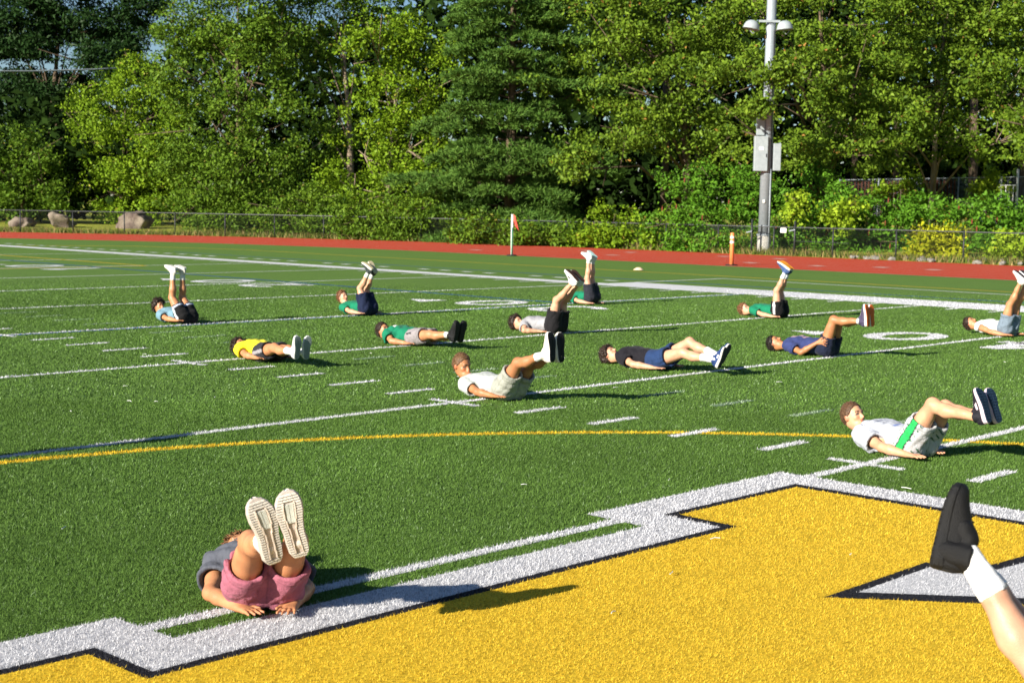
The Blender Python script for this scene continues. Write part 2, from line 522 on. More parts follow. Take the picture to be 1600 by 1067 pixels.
def fibres(name, d0, d1, dens, hgt, wid, label, margin=0.17):
    # points in the camera's ground wedge between two depths
    half = 800 / FPX * (1 + margin)
    f2 = np.array([FW[0], FW[1]]) / np.hypot(FW[0], FW[1])
    r2 = np.array([math.cos(YAW), math.sin(YAW)])
    area = half * (d1 ** 2 - d0 ** 2)
    N = int(area * dens)
    d = np.sqrt(rng.uniform(d0 ** 2, d1 ** 2, N))
    if d1 > 20:                                           # thin out with distance
        keep = rng.random(N) < np.clip((d1 - d) / (0.45 * (d1 - d0)), 0, 1)
        d = d[keep]
        N = len(d)
    s = rng.uniform(-1, 1, N) * half * d
    P = CAM[:2] + d[:, None] * f2 + s[:, None] * r2
    z = np.zeros(N)
    # clumpy height, lay of the pile
    c = np.empty((N, 3), np.float32)
    base = rng.random(N)
    lo, hi = np.array([0.052, 0.112, 0.018]), np.array([0.145, 0.258, 0.052])
    c[:] = lo + (hi - lo) * (base[:, None] ** 1.2)
    pale = rng.random(N) < 0.03
    c[pale] = (0.27, 0.39, 0.19)
    big = 0.5 + 0.5 * np.sin(P[:, 0] * 1.7 + 1.3 * np.sin(P[:, 1] * 1.1)) * np.sin(P[:, 1] * 2.1 + P[:, 0] * 0.6)
    roll = np.where(np.floor((P[:, 0] + 2.1) / 4.572).astype(int) % 2 == 0, 1.05, 0.95)      # turf laid in rolls
    worn = 0.5 + 0.5 * np.sin(P[:, 0] * 0.43 + 2.2 * np.sin(P[:, 1] * 0.31)) * np.cos(P[:, 1] * 0.37 + 0.7 * np.sin(P[:, 0] * 0.9))
    c *= ((0.86 + 0.18 * big) * roll * (0.90 + 0.18 * worn))[:, None]
    h = hgt * (0.55 + 0.6 * rng.random(N))
    pj = P + rng.normal(0, 0.009, (N, 2))                 # ragged paint edges
    PAL = {'white_line': ((0.46, 0.46, 0.49), (0.74, 0.74, 0.77)), 'black_turf': ((0.006, 0.006, 0.010), (0.026, 0.026, 0.034)),
           'yellow_turf': ((0.50, 0.325, 0.018), (0.84, 0.595, 0.066)), 'yellow_line': ((0.50, 0.33, 0.015), (0.86, 0.62, 0.05)),
           'blue_line': ((0.01, 0.05, 0.18), (0.04, 0.13, 0.34)), 'faded_line': ((0.05, 0.13, 0.03), (0.42, 0.50, 0.38))}
    rr = np.hypot(pj[:, 0], pj[:, 1] + 24.38)
    layers = [(None, 'yellow_line', (rr > 8.94) & (rr < 9.06))] + [(p, k, None) for p, k in MARK]
    for poly, key, msk in layers:
        if msk is None:
            bx0, by0 = poly.min(0)
            bx1, by1 = poly.max(0)
            cand = np.where((pj[:, 0] >= bx0) & (pj[:, 0] <= bx1) & (pj[:, 1] >= by0) & (pj[:, 1] <= by1))[0]
            if len(cand) == 0:
                continue
            cand = cand[inside(pj[cand], poly)]
        else:
            cand = np.where(msk)[0]
        a, b_ = np.array(PAL[key][0]), np.array(PAL[key][1])
        t = rng.random(len(cand))
        t = t ** (0.55 if key == 'white_line' else 0.8)
        c[cand] = a + (b_ - a) * t[:, None]
        miss = rng.random(len(cand)) < (0.15 if key == 'white_line' else 0.14)   # unpainted infill showing
        c[cand[miss]] *= 0.22
    ang = rng.uniform(0, 2 * math.pi, N)
    wd = wid * (0.7 + 0.6 * rng.random(N))
    lean = rng.normal(0, 0.38, (N, 2)) * h[:, None] + np.array([0.25, -0.1]) * h[:, None]
    dx = np.cos(ang) * wd / 2
    dy = np.sin(ang) * wd / 2
    V = np.empty((N, 3, 3), np.float32)
    V[:, 0] = np.stack([P[:, 0] - dx, P[:, 1] - dy, z], 1)
    V[:, 1] = np.stack([P[:, 0] + dx, P[:, 1] + dy, z], 1)
    V[:, 2] = np.stack([P[:, 0] + lean[:, 0], P[:, 1] + lean[:, 1], h], 1)
    me = np_mesh(name, V.reshape(-1, 3), np.arange(N * 3).reshape(N, 3), False, np.repeat(c, 3, axis=0))
    return tag(link(name, me, M['fibre']), label, 'turf fibres', kind='stuff')
fibres('turf_fibres', 4.2, 8.5, 14000, 0.0190, 0.0036, 'short upright fibres of the artificial turf nearest the camera')
fibres('turf_fibres', 8.5, 14.0, 6500, 0.0200, 0.0056, 'short upright fibres of the artificial turf in the foreground')
fibres('turf_fibres', 14.0, 36.0, 1050, 0.0225, 0.0125, 'short upright fibres of the artificial turf in the middle distance')
# ------------------------------------------------------------------ chain-link fence round the track
def fen(s):
    """point and tangent on the fence path; s = 0 at the start of the bend, positive to the right"""
    if s >= 0:
        return np.array([TCX + s, TCY + R_FEN]), np.array([1.0, 0.0])
    a = math.pi / 2 - s / R_FEN
    return np.array([TCX + R_FEN * math.cos(a), TCY + R_FEN * math.sin(a)]), np.array([math.sin(a), -math.cos(a)])

def fence(name, path, s0, s1, step, hgt, prad, mat, label, mesh_step=0.09, wire=0.0030, zfun=None, mats=None, rail_rad=0.026, skip=(), rail_mat=None):
    p0, _ = path(s0)
    root = empty(name, (p0[0], p0[1], 0))
    tag(root, label, 'fence')
    inv = Vector((-p0[0], -p0[1], 0))
    zf = zfun or (lambda x, y: 0.0)
    P = lambda s, z: Vector((*path(s)[0], zf(*path(s)[0]) + z)) + inv
    pm = MB().tube([(0, 0, -0.2), (0, 0, hgt + 0.03)], prad, 8).add([(prad * 1.15 * math.cos(a), prad * 1.15 * math.sin(a), hgt + 0.03) for a in np.linspace(0, 2 * math.pi, 8, endpoint=False)] + [(0, 0, hgt + 0.075)],
        [(i, (i + 1) % 8, 8) for i in range(8)]).mesh('post', True)
    pm.materials.append(mat)
    s = s0
    k = 0
    while s <= s1 + 1e-6:
        if k not in skip:
            o = bpy.data.objects.new('post', pm)
            COL.objects.link(o)
            o.parent = root
            o.location = P(s, 0)
        s += step
        k += 1
    S = np.arange(s0, s1 + 1e-6, step / 2)
    MB().tube([P(q, hgt) for q in S], rail_rad, 6).build('top_rail', rail_mat or mat, root, True)
    MB().tube([P(q, 0.06) for q in S], 0.006, 4).build('bottom_wire', mat, root)
    mb = MB()
    top = hgt - 0.03
    for sg in (1, -1):
        for q in np.arange(s0, s1 - top, mesh_step):
            a, b = (P(q, 0.05), P(q + top, top)) if sg > 0 else (P(q, top), P(q + top, 0.05))
            off = Vector((0, 0, wire))
            n2 = (b - a).normalized().cross(Vector((0, 0, 1))).normalized() * wire * 1.2
            mb.add([a + off, a - off * 0.6 + n2, a - off * 0.6 - n2, b + off, b - off * 0.6 + n2, b - off * 0.6 - n2],
                   [(0, 1, 4, 3), (1, 2, 5, 4), (2, 0, 3, 5)])
    mb.build('wire_mesh', mats or mat, root)
    return root
F1 = fence('chain_link_fence', fen, -62, 31, 3.0, 1.22, 0.035, M['fence_black'], 'low black chain-link fence along the outer edge of the red track', rail_mat=M['fence_rail'])
# gate furniture on the fence, near the light pole: taller latch posts, hinges and a small white sign
gx0 = at(1240, 380, 64.2)
for nm, x_, h_ in (('gate_post', -36.15, 1.55), ('gate_post', -33.9, 1.5)):
    MB().tube([(x_ - F1.location[0], 26.86 - F1.location[1], -0.1), (x_ - F1.location[0], 26.86 - F1.location[1], h_)], 0.045, 10).build(nm, M['fence_black'], F1, True)
for x_, z_ in ((-33.9, 1.12), (-36.15, 1.0)):
    MB().tube([(x_ - 0.25 - F1.location[0], 26.80 - F1.location[1], z_ - 0.06), (x_ + 0.05 - F1.location[0], 26.80 - F1.location[1], z_)], 0.03, 6).build('hinge', M['galv'], F1)
MB().box((-34.45 - F1.location[0], 26.80 - F1.location[1], 1.08), (0.30, 0.02, 0.2)).build('sign', M['white_paint'], F1)
MB().tube([(-33.9 - F1.location[0], 26.84 - F1.location[1], 0.62), (-31.2 - F1.location[0], 26.84 - F1.location[1], 0.60)], 0.016, 6).build('brace_rail', M['fence_black'], F1)

# ------------------------------------------------------------------ floodlight pole
pb = at(1193, 397, 66.3)
pole = empty('light_pole', (pb[0], pb[1], 0))
tag(pole, 'tall grey steel light pole with two bowl lamps and metal boxes', 'light pole')
MB().tube([(0, 0, -0.3), (0, 0, 0.8)], [0.31, 0.30], 20).build('footing', M['concrete'], pole, True)
MB().tube([(0, 0, 0.75), (0, 0, 16)], [0.275, 0.185], 20).build('mast', M['galv'], pole, True)
MB().tube([(0.30, -0.08, 0.2), (0.29, -0.08, 3.8)], 0.03, 8).build('conduit', M['galv'], pole, True)
rx, ry = RT[0] / np.hypot(RT[0], RT[1]), RT[1] / np.hypot(RT[0], RT[1])       # across the line of sight, level
ANG = math.atan2(ry, rx)
Mz = Matrix.Rotation(ANG, 3, 'Z')
def lp(a, b, z):
    """pole-local: a across, b towards the field (away from trees)"""
    return (a * rx + b * ry, a * ry - b * rx, z)
MB().box(lp(-0.33, 0.30, 4.48), (0.60, 0.30, 1.56), M=Mz).build('junction_box', M['lightgrey'], pole, bevel=0.02)
MB().box(lp(0.42, 0.16, 4.34), (0.34, 0.30, 1.22), M=Mz).build('junction_box', M['lightgrey'], pole, bevel=0.02)
MB().box(lp(-0.36, 0.22, 5.75), (0.36, 0.16, 0.9), M=Mz).build('junction_box', M['lightgrey'], pole, bevel=0.02)
MB().box(lp(-0.12, 0.3, 2.35), (0.10, 0.03, 0.14), M=Mz).build('plate', M['white_paint'], pole)
for z_ in (1.2, 3.55, 5.35, 6.3, 10.2):
    MB().tube([(0, 0, z_), (0, 0, z_ + 0.05)], 0.29 - 0.0055 * z_, 20).build('strap', M['galv'], pole, True)
MB().tube([(0.30, -0.08, 3.8), (0.26, -0.06, 6.0), (0.25, -0.06, 9.9)], 0.022, 6).build('cable', M['rubber'], pole, True)
MB().tube([(0, 0, 0.8), (0, 0, 0.85)], 0.34, 20).build('base_plate', M['galv'], pole)
for q in range(8):
    a = q * math.pi / 4
    MB().tube([(0.31 * math.cos(a), 0.31 * math.sin(a), 0.84), (0.31 * math.cos(a), 0.31 * math.sin(a), 0.93)], 0.018, 6).build('bolt', M['galv'], pole)
MB().box(lp(-0.33, 0.455, 4.7), (0.20, 0.006, 0.14), M=Mz).build('label_plate', M['white_paint'], pole)
MB().box(lp(-0.10, 0.46, 4.4), (0.03, 0.03, 0.16), M=Mz).build('latch', M['fence_black'], pole)
arm = MB().box(lp(-0.12, 0.28, 10.35), (0.95, 0.07, 0.10), M=Mz).build('cross_arm', M['lightgrey'], pole)
def lamp(a, tilt):
    prof = [(r_ * 0.88, z_ * 0.85) for r_, z_ in [(0.02, 0.30), (0.14, 0.30), (0.24, 0.25), (0.33, 0.16), (0.39, 0.02), (0.42, -0.12), (0.42, -0.17), (0.37, -0.15), (0.30, -0.05)]]
    n_ = 20
    Vv, Ff = [], []
    Q = Mz @ Matrix.Rotation(tilt, 3, 'Y')
    for r_, z_ in prof:
        for k in range(n_):
            t = 2 * math.pi * k / n_
            Vv.append(Q @ Vector((r_ * math.cos(t), r_ * math.sin(t), z_)) + Vector(lp(a, 0.32, 10.12)))
    for i in range(len(prof) - 1):
        for k in range(n_):
            Ff.append((i * n_ + k, i * n_ + (k + 1) % n_, (i + 1) * n_ + (k + 1) % n_, (i + 1) * n_ + k))
    Ff.append(tuple(range(n_)))
    o = MB().add(Vv, Ff).build('lamp_head', M['lightgrey'], pole, True)
    MB().tube([lp(a - 0.1, 0.36, 9.96), lp(a + 0.05, 0.36, 9.78), lp(a + 0.22, 0.36, 9.95)], 0.02, 6).build('lamp_bracket', M['lightgrey'], o, True)
lamp(-0.92, R(12))
lamp(0.56, R(-4))

# ------------------------------------------------------------------ field furniture
fl = empty('corner_flag', (-38.09, 13.2, 0))
tag(fl, 'thin white corner post with a drooping red flag at the track edge', 'flag')
MB().tube([(0, 0, 0.02), (0, 0, 1.62)], 0.045, 10).build('staff', M['white_paint'], fl, True)
MB().tube([(0.03, -0.035, 0.05), (0.03, -0.035, 1.1)], 0.02, 6).build('stripe', M['green_paint'], fl, True)
MB().tube([(0, 0, 0.0), (0, 0, 0.05)], [0.22, 0.18], 16).build('base', M['rubber'], fl)
mb = MB()
nu, nv = 7, 9
Vv = []
for i in range(nu):
    for j in range(nv):
        u_, v_ = i / (nu - 1), j / (nv - 1)
        wdt = 0.28 * u_ * (0.35 + 0.65 * v_)
        a = 0.35 + 0.25 * math.sin(6 * u_ + 3 * v_)
        Vv.append((0.045 + wdt * math.cos(a), 0.045 * math.sin(9 * u_) * v_ + wdt * math.sin(a) * 0.5, 1.62 - 0.62 * v_ * (0.4 + 0.6 * u_) - 0.05 * u_))
mb.add(Vv, [(i * nv + j, (i + 1) * nv + j, (i + 1) * nv + j + 1, i * nv + j + 1) for i in range(nu - 1) for j in range(nv - 1)])
o = mb.build('flag', M['flag_red'], fl, True)
sd_ = o.modifiers.new('t', 'SOLIDIFY')
sd_.thickness = 0.006
py = empty('marker_post', (-28.38, 14.15, 0))
tag(py, 'orange plastic marker post with white bands at the track edge', 'post')
MB().tube([(0, 0, 0.0), (0, 0, 1.12), (0, 0, 1.15)], [0.075, 0.07, 0.05], 16).build('shaft', M['orange'], py, True)
for z_ in (0.78, 0.95):
    MB().tube([(0, 0, z_), (0, 0, z_ + 0.08)], 0.0755, 16, False).build('reflective_band', M['white_paint'], py, True)
MB().tube([(0, 0, 0.0), (0, 0, 0.04)], [0.24, 0.2], 16).build('base', M['rubber'], py)
dc = empty('disc_cone', (-27.03, 7.22, 0.0))
tag(dc, 'small pale orange disc cone lying on the yellow line', 'cone')
MB().tube([(0, 0, 0.045), (0, 0, 0.05), (0, 0, 0.1), (0, 0, 0.12)], [0.17, 0.17, 0.09, 0.06], 16, False).build('disc', mat_noise('pale_orange', (0.7, 0.45, 0.3), (0.8, 0.55, 0.4), 5, 0.6), dc, True)

# ------------------------------------------------------------------ boulders and stones
def rock(name, size, seed, sub=3, rough=0.18, flat=0.25, cuts=6):
    r_ = np.random.default_rng(seed)
    bm = bmesh.new()
    bmesh.ops.create_icosphere(bm, subdivisions=sub, radius=1.0)
    P = np.array([v.co[:] for v in bm.verts])
    if sub > 3:                                                  # blockier big boulders
        P = np.sign(P) * np.abs(P) ** 0.62
    for k in range(cuts):                                        # chop flat faces
        n_ = r_.normal(size=3)
        n_ /= np.linalg.norm(n_)
        d_ = r_.uniform(0.62, 0.95)
        e = P @ n_ - d_
        P -= np.clip(e, 0, None)[:, None] * n_ * 0.9
    for f_, a_ in ((2.2, 0.6), (5, 0.3), (11, 0.14)):
        ph = r_.uniform(0, 6, 6)
        P *= (1 + rough * a_ * (np.sin(f_ * P[:, 0] + ph[0]) * np.sin(f_ * P[:, 1] + ph[1]) + np.sin(f_ * P[:, 2] + ph[2]) * np.sin(f_ * P[:, 0] * 1.3 + ph[3])))[:, None]
    P *= np.array(size) / 2
    for v, p in zip(bm.verts, P):
        v.co = p
    me = bpy.data.meshes.new(name)
    bm.to_mesh(me)
    bm.free()
    for p in me.polygons:
        p.use_smooth = sub > 2
    return me
for px, pyy, wd, ht, sd, lab in ((206, 347, 2.1, 1.05, 3, 'large squarish brown boulder on the grass, rightmost of the three'),
                                 (97, 348, 2.2, 0.7, 5, 'low wedge-shaped brown boulder on the grass, middle of the three'),
                                 (36, 348, 1.6, 0.55, 9, 'small pale rounded boulder on the grass, leftmost of the three')):
    p = at(px, pyy, 91)
    z = float(ground_z(p[0], p[1]))
    o = link('boulder', rock('boulder', (wd, wd * 0.8, ht * 1.5), sd, 4, 0.34, cuts=9), M['granite'], None, (p[0], p[1], z + ht * 0.16), 0.7 + sd)
    o.rotation_euler = (0.25 * math.sin(sd), 0.3 * math.cos(sd * 2.0), 0.7 + sd)
    tag(o, lab, 'boulder', 'boulders behind the fence')
stone_me = [rock('stone', (0.36, 0.3, 0.22), 20 + k, 2, 0.25) for k in range(4)]
for me in stone_me:
    me.materials.append(M['stone'])
for k in range(60):
    s_ = random.uniform(11, 26)
    p, t = fen(s_)
    o = bpy.data.objects.new('stone', stone_me[k % 4])
    COL.objects.link(o)
    f_ = random.uniform(0.6, 1.35)
    o.location = (p[0], p[1] + random.uniform(-0.9, 1.0), 0.03)
    o.scale = (f_, f_, f_)
    o.rotation_euler = (random.uniform(-0.4, 0.4), random.uniform(-0.4, 0.4), random.uniform(0, 6))
    tag(o, 'grey fist-to-head-sized stone strewn along the foot of the fence at the right', 'stone', 'stones along the fence foot')

# ------------------------------------------------------------------ vegetation
def leaf_arrays(C, Nrm, per, spread, L, W, pal, rg, flat=0.6, upw=0.40, outw=0.45, droop=0.15, cv=0.35, lv=0.3):
    """leaf quads round clump centres C; returns V,F,col"""
    n_ = len(C) * per
    c = np.repeat(C, per, 0) + rg.normal(size=(n_, 3)) * spread * np.array([1, 1, flat])
    nn = np.repeat(Nrm, per, 0) * outw + np.array([0, 0, upw]) + rg.normal(size=(n_, 3)) * 0.75
    nn /= np.linalg.norm(nn, axis=1)[:, None]
    d = rg.normal(size=(n_, 3))
    d[:, 2] -= droop
    d -= (d * nn).sum(1)[:, None] * nn
    d /= np.linalg.norm(d, axis=1)[:, None] + 1e-9
    s = np.cross(nn, d)
    sz = (0.6 + 0.8 * rg.random(n_))[:, None]
    l_, w_ = L * sz, W * sz
    V = np.empty((n_, 4, 3), np.float32)
    V[:, 0] = c - d * l_ * 0.5
    V[:, 1] = c + s * w_ * 0.5 + nn * w_ * 0.15 + d * l_ * 0.05
    V[:, 2] = c + d * l_ * 0.5 - nn * l_ * 0.08
    V[:, 3] = c - s * w_ * 0.5 + nn * w_ * 0.15 + d * l_ * 0.05
    a, b = np.array(pal[0]), np.array(pal[1])
    t = np.repeat(rg.random(len(C)), per) * cv + rg.random(n_) * (1 - cv)
    col = a + (b - a) * t[:, None]
    if len(pal) > 2:                                             # a few off-colour leaves
        odd = rg.random(n_) < 0.012
        col[odd] = pal[2]
    return V.reshape(-1, 3), np.arange(n_ * 4).reshape(n_, 4), np.repeat(col, 4, 0)

PAL = {
 'oak': ((0.034, 0.080, 0.006), (0.185, 0.282, 0.024), (0.30, 0.16, 0.04)),
 'mid': ((0.032, 0.082, 0.006), (0.155, 0.255, 0.022), (0.22, 0.20, 0.04)),
 'bright': ((0.065, 0.140, 0.006), (0.225, 0.340, 0.018), (0.30, 0.28, 0.04)),
 'dark': ((0.010, 0.030, 0.007), (0.030, 0.070, 0.016), (0.04, 0.06, 0.02)),
 'sumac': ((0.046, 0.135, 0.008), (0.125, 0.270, 0.022), (0.20, 0.16, 0.03)),
 'vine': ((0.130, 0.230, 0.010), (0.320, 0.430, 0.028), (0.45, 0.40, 0.03)),
 'yellow': ((0.24, 0.28, 0.010), (0.46, 0.47, 0.022), (0.5, 0.42, 0.02)),
 'pine': ((0.042, 0.108, 0.018), (0.140, 0.250, 0.040), (0.12, 0.12, 0.04)),
 'far': ((0.006, 0.016, 0.003), (0.020, 0.042, 0.006), (0.05, 0.09, 0.02)),  # leaf greens darkened so the wood behind reads as deep shade
}

def unit_rows(a):
    return a / (np.linalg.norm(a, axis=1)[:, None] + 1e-9)

def crown(lobes, rg, dens=2.3, per=18, spread=0.42, L=0.27, W=0.14, pal='oak', kind='leaf', back=0.3):
    """lobes: (centre, radii) in world metres"""
    Cs, Ns = [], []
    for c, r_ in lobes:
        area = 4 * math.pi * ((r_[0] * r_[1]) ** 1.6 / 3 + (r_[0] * r_[2]) ** 1.6 / 3 + (r_[1] * r_[2]) ** 1.6 / 3) ** (1 / 1.6)
        # boughs: flat sprays set apart on the lobe, each of several leaf clumps
        rb = min(1.15, 0.42 * (r_[0] + r_[2]) * 0.5 + 0.25)
        k = max(6, int(area * dens * 0.115 / rb ** 1.2))
        d = rg.normal(size=(k, 3))
        d /= np.linalg.norm(d, axis=1)[:, None]
        away = d @ FW > 0.25
        d = d[~(away & (rg.random(k) > back))]
        rad = 0.66 + 0.38 * rg.random(len(d)) ** 0.6
        ctr = c + d * rad[:, None] * np.array(r_)
        sz = rb * (0.6 + 0.7 * rg.random(len(d)))
        nc = 12
        dd = np.repeat(d, nc, 0)
        j = rg.normal(size=(len(dd), 3)) * np.array([0.52, 0.52, 0.17 if pal in ('oak', 'dark') else 0.36]) * np.repeat(sz, nc)[:, None]
        j[:, 2] -= 0.25 * np.hypot(j[:, 0], j[:, 1])                # drooping tips
        Cs.append(np.repeat(ctr, nc, 0) + j)
        Ns.append(unit_rows(dd + j * 0.8 + np.array([0, 0, 0.35])))
    return leaf_arrays(np.concatenate(Cs), np.concatenate(Ns), per, spread, L, W, PAL[pal], rg)

def tree(name, label, base, depth, lobes, pal, trunk_r=0.3, dens=3.1, per=20, L=0.205, W=0.11, spread=0.26, bark='bark', cat='tree', group=None, seed=1, limbs=True, extra=None, trunk_top=None, zbase=None):
    rg = np.random.default_rng(seed)
    b = at(base, 330, depth)
    z = float(ground_z(b[0], b[1]))
    root = empty(name, (b[0], b[1], z))
    tag(root, label, cat, group)
    O = np.array([b[0], b[1], z])
    W3 = []
    for lb in lobes:
        px, pyy, dd, rxp, ryp = lb[:5]
        d_ = depth + dd
        c = at(px, pyy, d_)
        rx_, rz_ = rxp * d_ / FPX, ryp * d_ / FPX
        W3.append((c - O, (rx_, rx_ * 0.85, rz_)))
    V_, F_, c_ = crown(W3, rg, dens, per, spread, L, W, pal)
    o = link('crown', np_mesh('crown', V_, F_, False, c_), M['leaf'], root)
    mb = MB()
    top = 0.8 * max(c[2] for c, _ in W3) if trunk_top is None else trunk_top
    mid = np.mean([c for c, _ in W3], 0)
    tp = [Vector((0, 0, -0.3))]
    n_ = 7
    for i in range(1, n_ + 1):
        t = i / n_
        tp.append(Vector((mid[0] * t * t * 0.6 + 0.12 * math.sin(3 * t + seed), mid[1] * t * t * 0.6 + 0.12 * math.cos(4 * t + seed), top * 0.92 * t)))
    rad = [trunk_r * 1.25] + [trunk_r * (1 - 0.85 * (i / n_)) for i in range(1, n_ + 1)]
    mb.tube(tp, rad, 9)
    if limbs:
        for c, r_ in W3:
            h = min(max(c[2] * 0.62, 0.8), top * 0.85)
            i = min(n_ - 1, max(1, int(h / (top * 0.92) * n_)))
            a = tp[i]
            e = Vector([float(q) for q in c])
            m1 = a.lerp(e, 0.5) + Vector((0, 0, 0.15 * (e - a).length))
            mb.tube([a, m1, e], [rad[i] * 0.42, rad[i] * 0.22, 0.02], 6)
            for q in range(4):
                e2 = e + Vector([float(v) for v in rg.normal(size=3) * np.array(r_) * 0.6])
                mb.tube([m1.lerp(e, 0.6), e2], [rad[i] * 0.18 + 0.01, 0.015], 4)
    mb.build('trunk', M[bark], root, True)
    return root

OAKS = 'oaks behind the fence'
tree('oak_tree', 'glossy green oak with layered branches left of the light pole', 1075, 79,
     [(950, 30, 1, 110, 70), (1070, 20, 0, 110, 80), (890, 120, 0, 65, 55), (1000, 130, -2, 95, 60), (1105, 125, -2, 75, 60), (955, 205, -4, 75, 42), (1070, 205, -1, 80, 42), (915, 265, -5, 62, 33), (1010, 70, -3, 70, 40), (1000, -90, 0, 160, 70), (1135, 215, -3, 45, 45)],
     'oak', 0.32, dens=2.9, seed=11, group=OAKS)
tree('oak_tree', 'oak whose leafy branches reach across the middle of the light pole', 1285, 75,
     [(1180, 20, 0, 90, 65), (1290, 20, 0, 100, 75), (1375, 50, 1, 80, 75), (1170, 120, -4, 60, 45), (1212, 112, -10.6, 26, 10), (1188, 165, -10.6, 18, 9), (1255, 120, -4, 60, 50), (1340, 130, -2, 100, 55), (1160, 205, -4, 45, 40), (1285, 195, -4, 85, 40), (1395, 185, -3, 60, 45), (1325, 240, -6, 75, 27), (1250, 235, -3, 40, 30), (1280, -90, 0, 160, 70)],
     'oak', 0.34, dens=2.9, seed=12, group=OAKS)
tree('oak_tree', 'oak with a thin bare lower trunk showing above the sumac', 1452, 78,
     [(1450, 30, 0, 95, 65), (1550, 35, 0, 85, 65), (1500, 115, -1, 85, 50), (1590, 140, -2, 60, 60), (1430, 130, -1, 60, 48), (1480, 208, -3, 60, 28), (1580, 215, -4, 50, 32), (1405, 225, -3, 45, 26), (1500, -80, 0, 150, 70), (1350, 160, -1, 40, 40)],
     'oak', 0.19, dens=2.9, bark='bark_pale', seed=13, group=OAKS)
tree('oak_tree', 'oak cut by the right edge of the view with low bright branches', 1650, 75,
     [(1620, 60, 0, 80, 80), (1690, 120, 0, 80, 80), (1600, 190, -3, 45, 35), (1660, 210, -1, 70, 50), (1650, -40, 0, 110, 70)],
     'oak', 0.3, seed=14, group=OAKS)
tree('broadleaf_tree', 'tree hung with bright vines left of the white pine', 610, 86,
     [(610, 150, 0, 55, 60), (585, 75, 0, 45, 50), (645, 225, -1, 60, 55), (560, 235, 0, 55, 60), (665, 300, -2, 45, 42), (600, 300, -1, 60, 48), (690, 130, 1, 40, 75), (640, 60, 1, 40, 40), (690, 220, 0, 40, 50), (540, 300, 0, 50, 40)],
     'bright', 0.28, bark='bark_pale', seed=21, group='broadleaf trees on the left')
tree('broadleaf_tree', 'tall airy tree with a pale bare trunk showing through', 552, 93,
     [(520, 40, 0, 60, 55), (495, 120, 0, 45, 55), (570, 15, 0, 50, 35), (470, 30, 0, 40, 45), (500, 210, 1, 45, 45), (530, -60, 0, 90, 50)],
     'mid', 0.30, bark='bark_pale', seed=22, group='broadleaf trees on the left', dens=2.6)
tree('broadleaf_tree', 'large rounded leafy tree between the yellow-green tree and the gap', 375, 91,
     [(350, 35, 1, 90, 55), (290, 110, 0, 55, 50), (390, 110, -1, 75, 55), (440, 60, 0, 45, 50), (330, 190, -2, 75, 55), (425, 200, -2, 60, 55), (280, 40, 1, 45, 45), (365, 270, -3, 85, 48), (440, 275, -1, 45, 45), (370, -60, 0, 120, 55), (300, 255, -2, 50, 45)],
     'mid', 0.36, seed=23, group='broadleaf trees on the left')
tree('broadleaf_tree', 'yellow-green sunlit tree rising above the squarish boulder', 190, 99,
     [(225, 115, 1, 50, 30), (170, 165, 0, 60, 42), (235, 180, -1, 60, 48), (140, 215, 0, 50, 40), (195, 245, -2, 75, 48), (250, 275, -2, 55, 48), (170, 300, -2, 55, 35), (230, 320, -3, 60, 30)],
     'bright', 0.26, seed=24, group='broadleaf trees on the left')
tree('broadleaf_tree', 'bushy tree at the left edge above the pale boulder', 35, 96,
     [(35, 245, 0, 55, 40), (5, 285, 0, 50, 40), (75, 285, -1, 40, 42), (30, 310, -1, 60, 25), (-40, 250, 0, 60, 60)],
     'mid', 0.22, seed=25, group='broadleaf trees on the left')
tree('dark_pine', 'dark tall tree with sky showing through at the upper left', 80, 125,
     [(40, 25, 0, 60, 30), (125, 35, 0, 55, 25), (195, 55, 0, 45, 22), (55, 75, 0, 55, 17), (150, 85, -1, 60, 18), (215, 10, 0, 45, 25), (0, 60, 0, 40, 30), (90, 0, 0, 60, 22), (100, 145, 2, 70, 28), (40, 130, 2, 50, 22), (75, 190, 2, 70, 40), (130, 215, 2, 60, 40), (100, -60, 0, 120, 40), (190, 110, -2, 45, 12)],
     'dark', 0.5, bark='bark', seed=26, L=0.42, W=0.14, dens=4.2, per=16, spread=0.42)

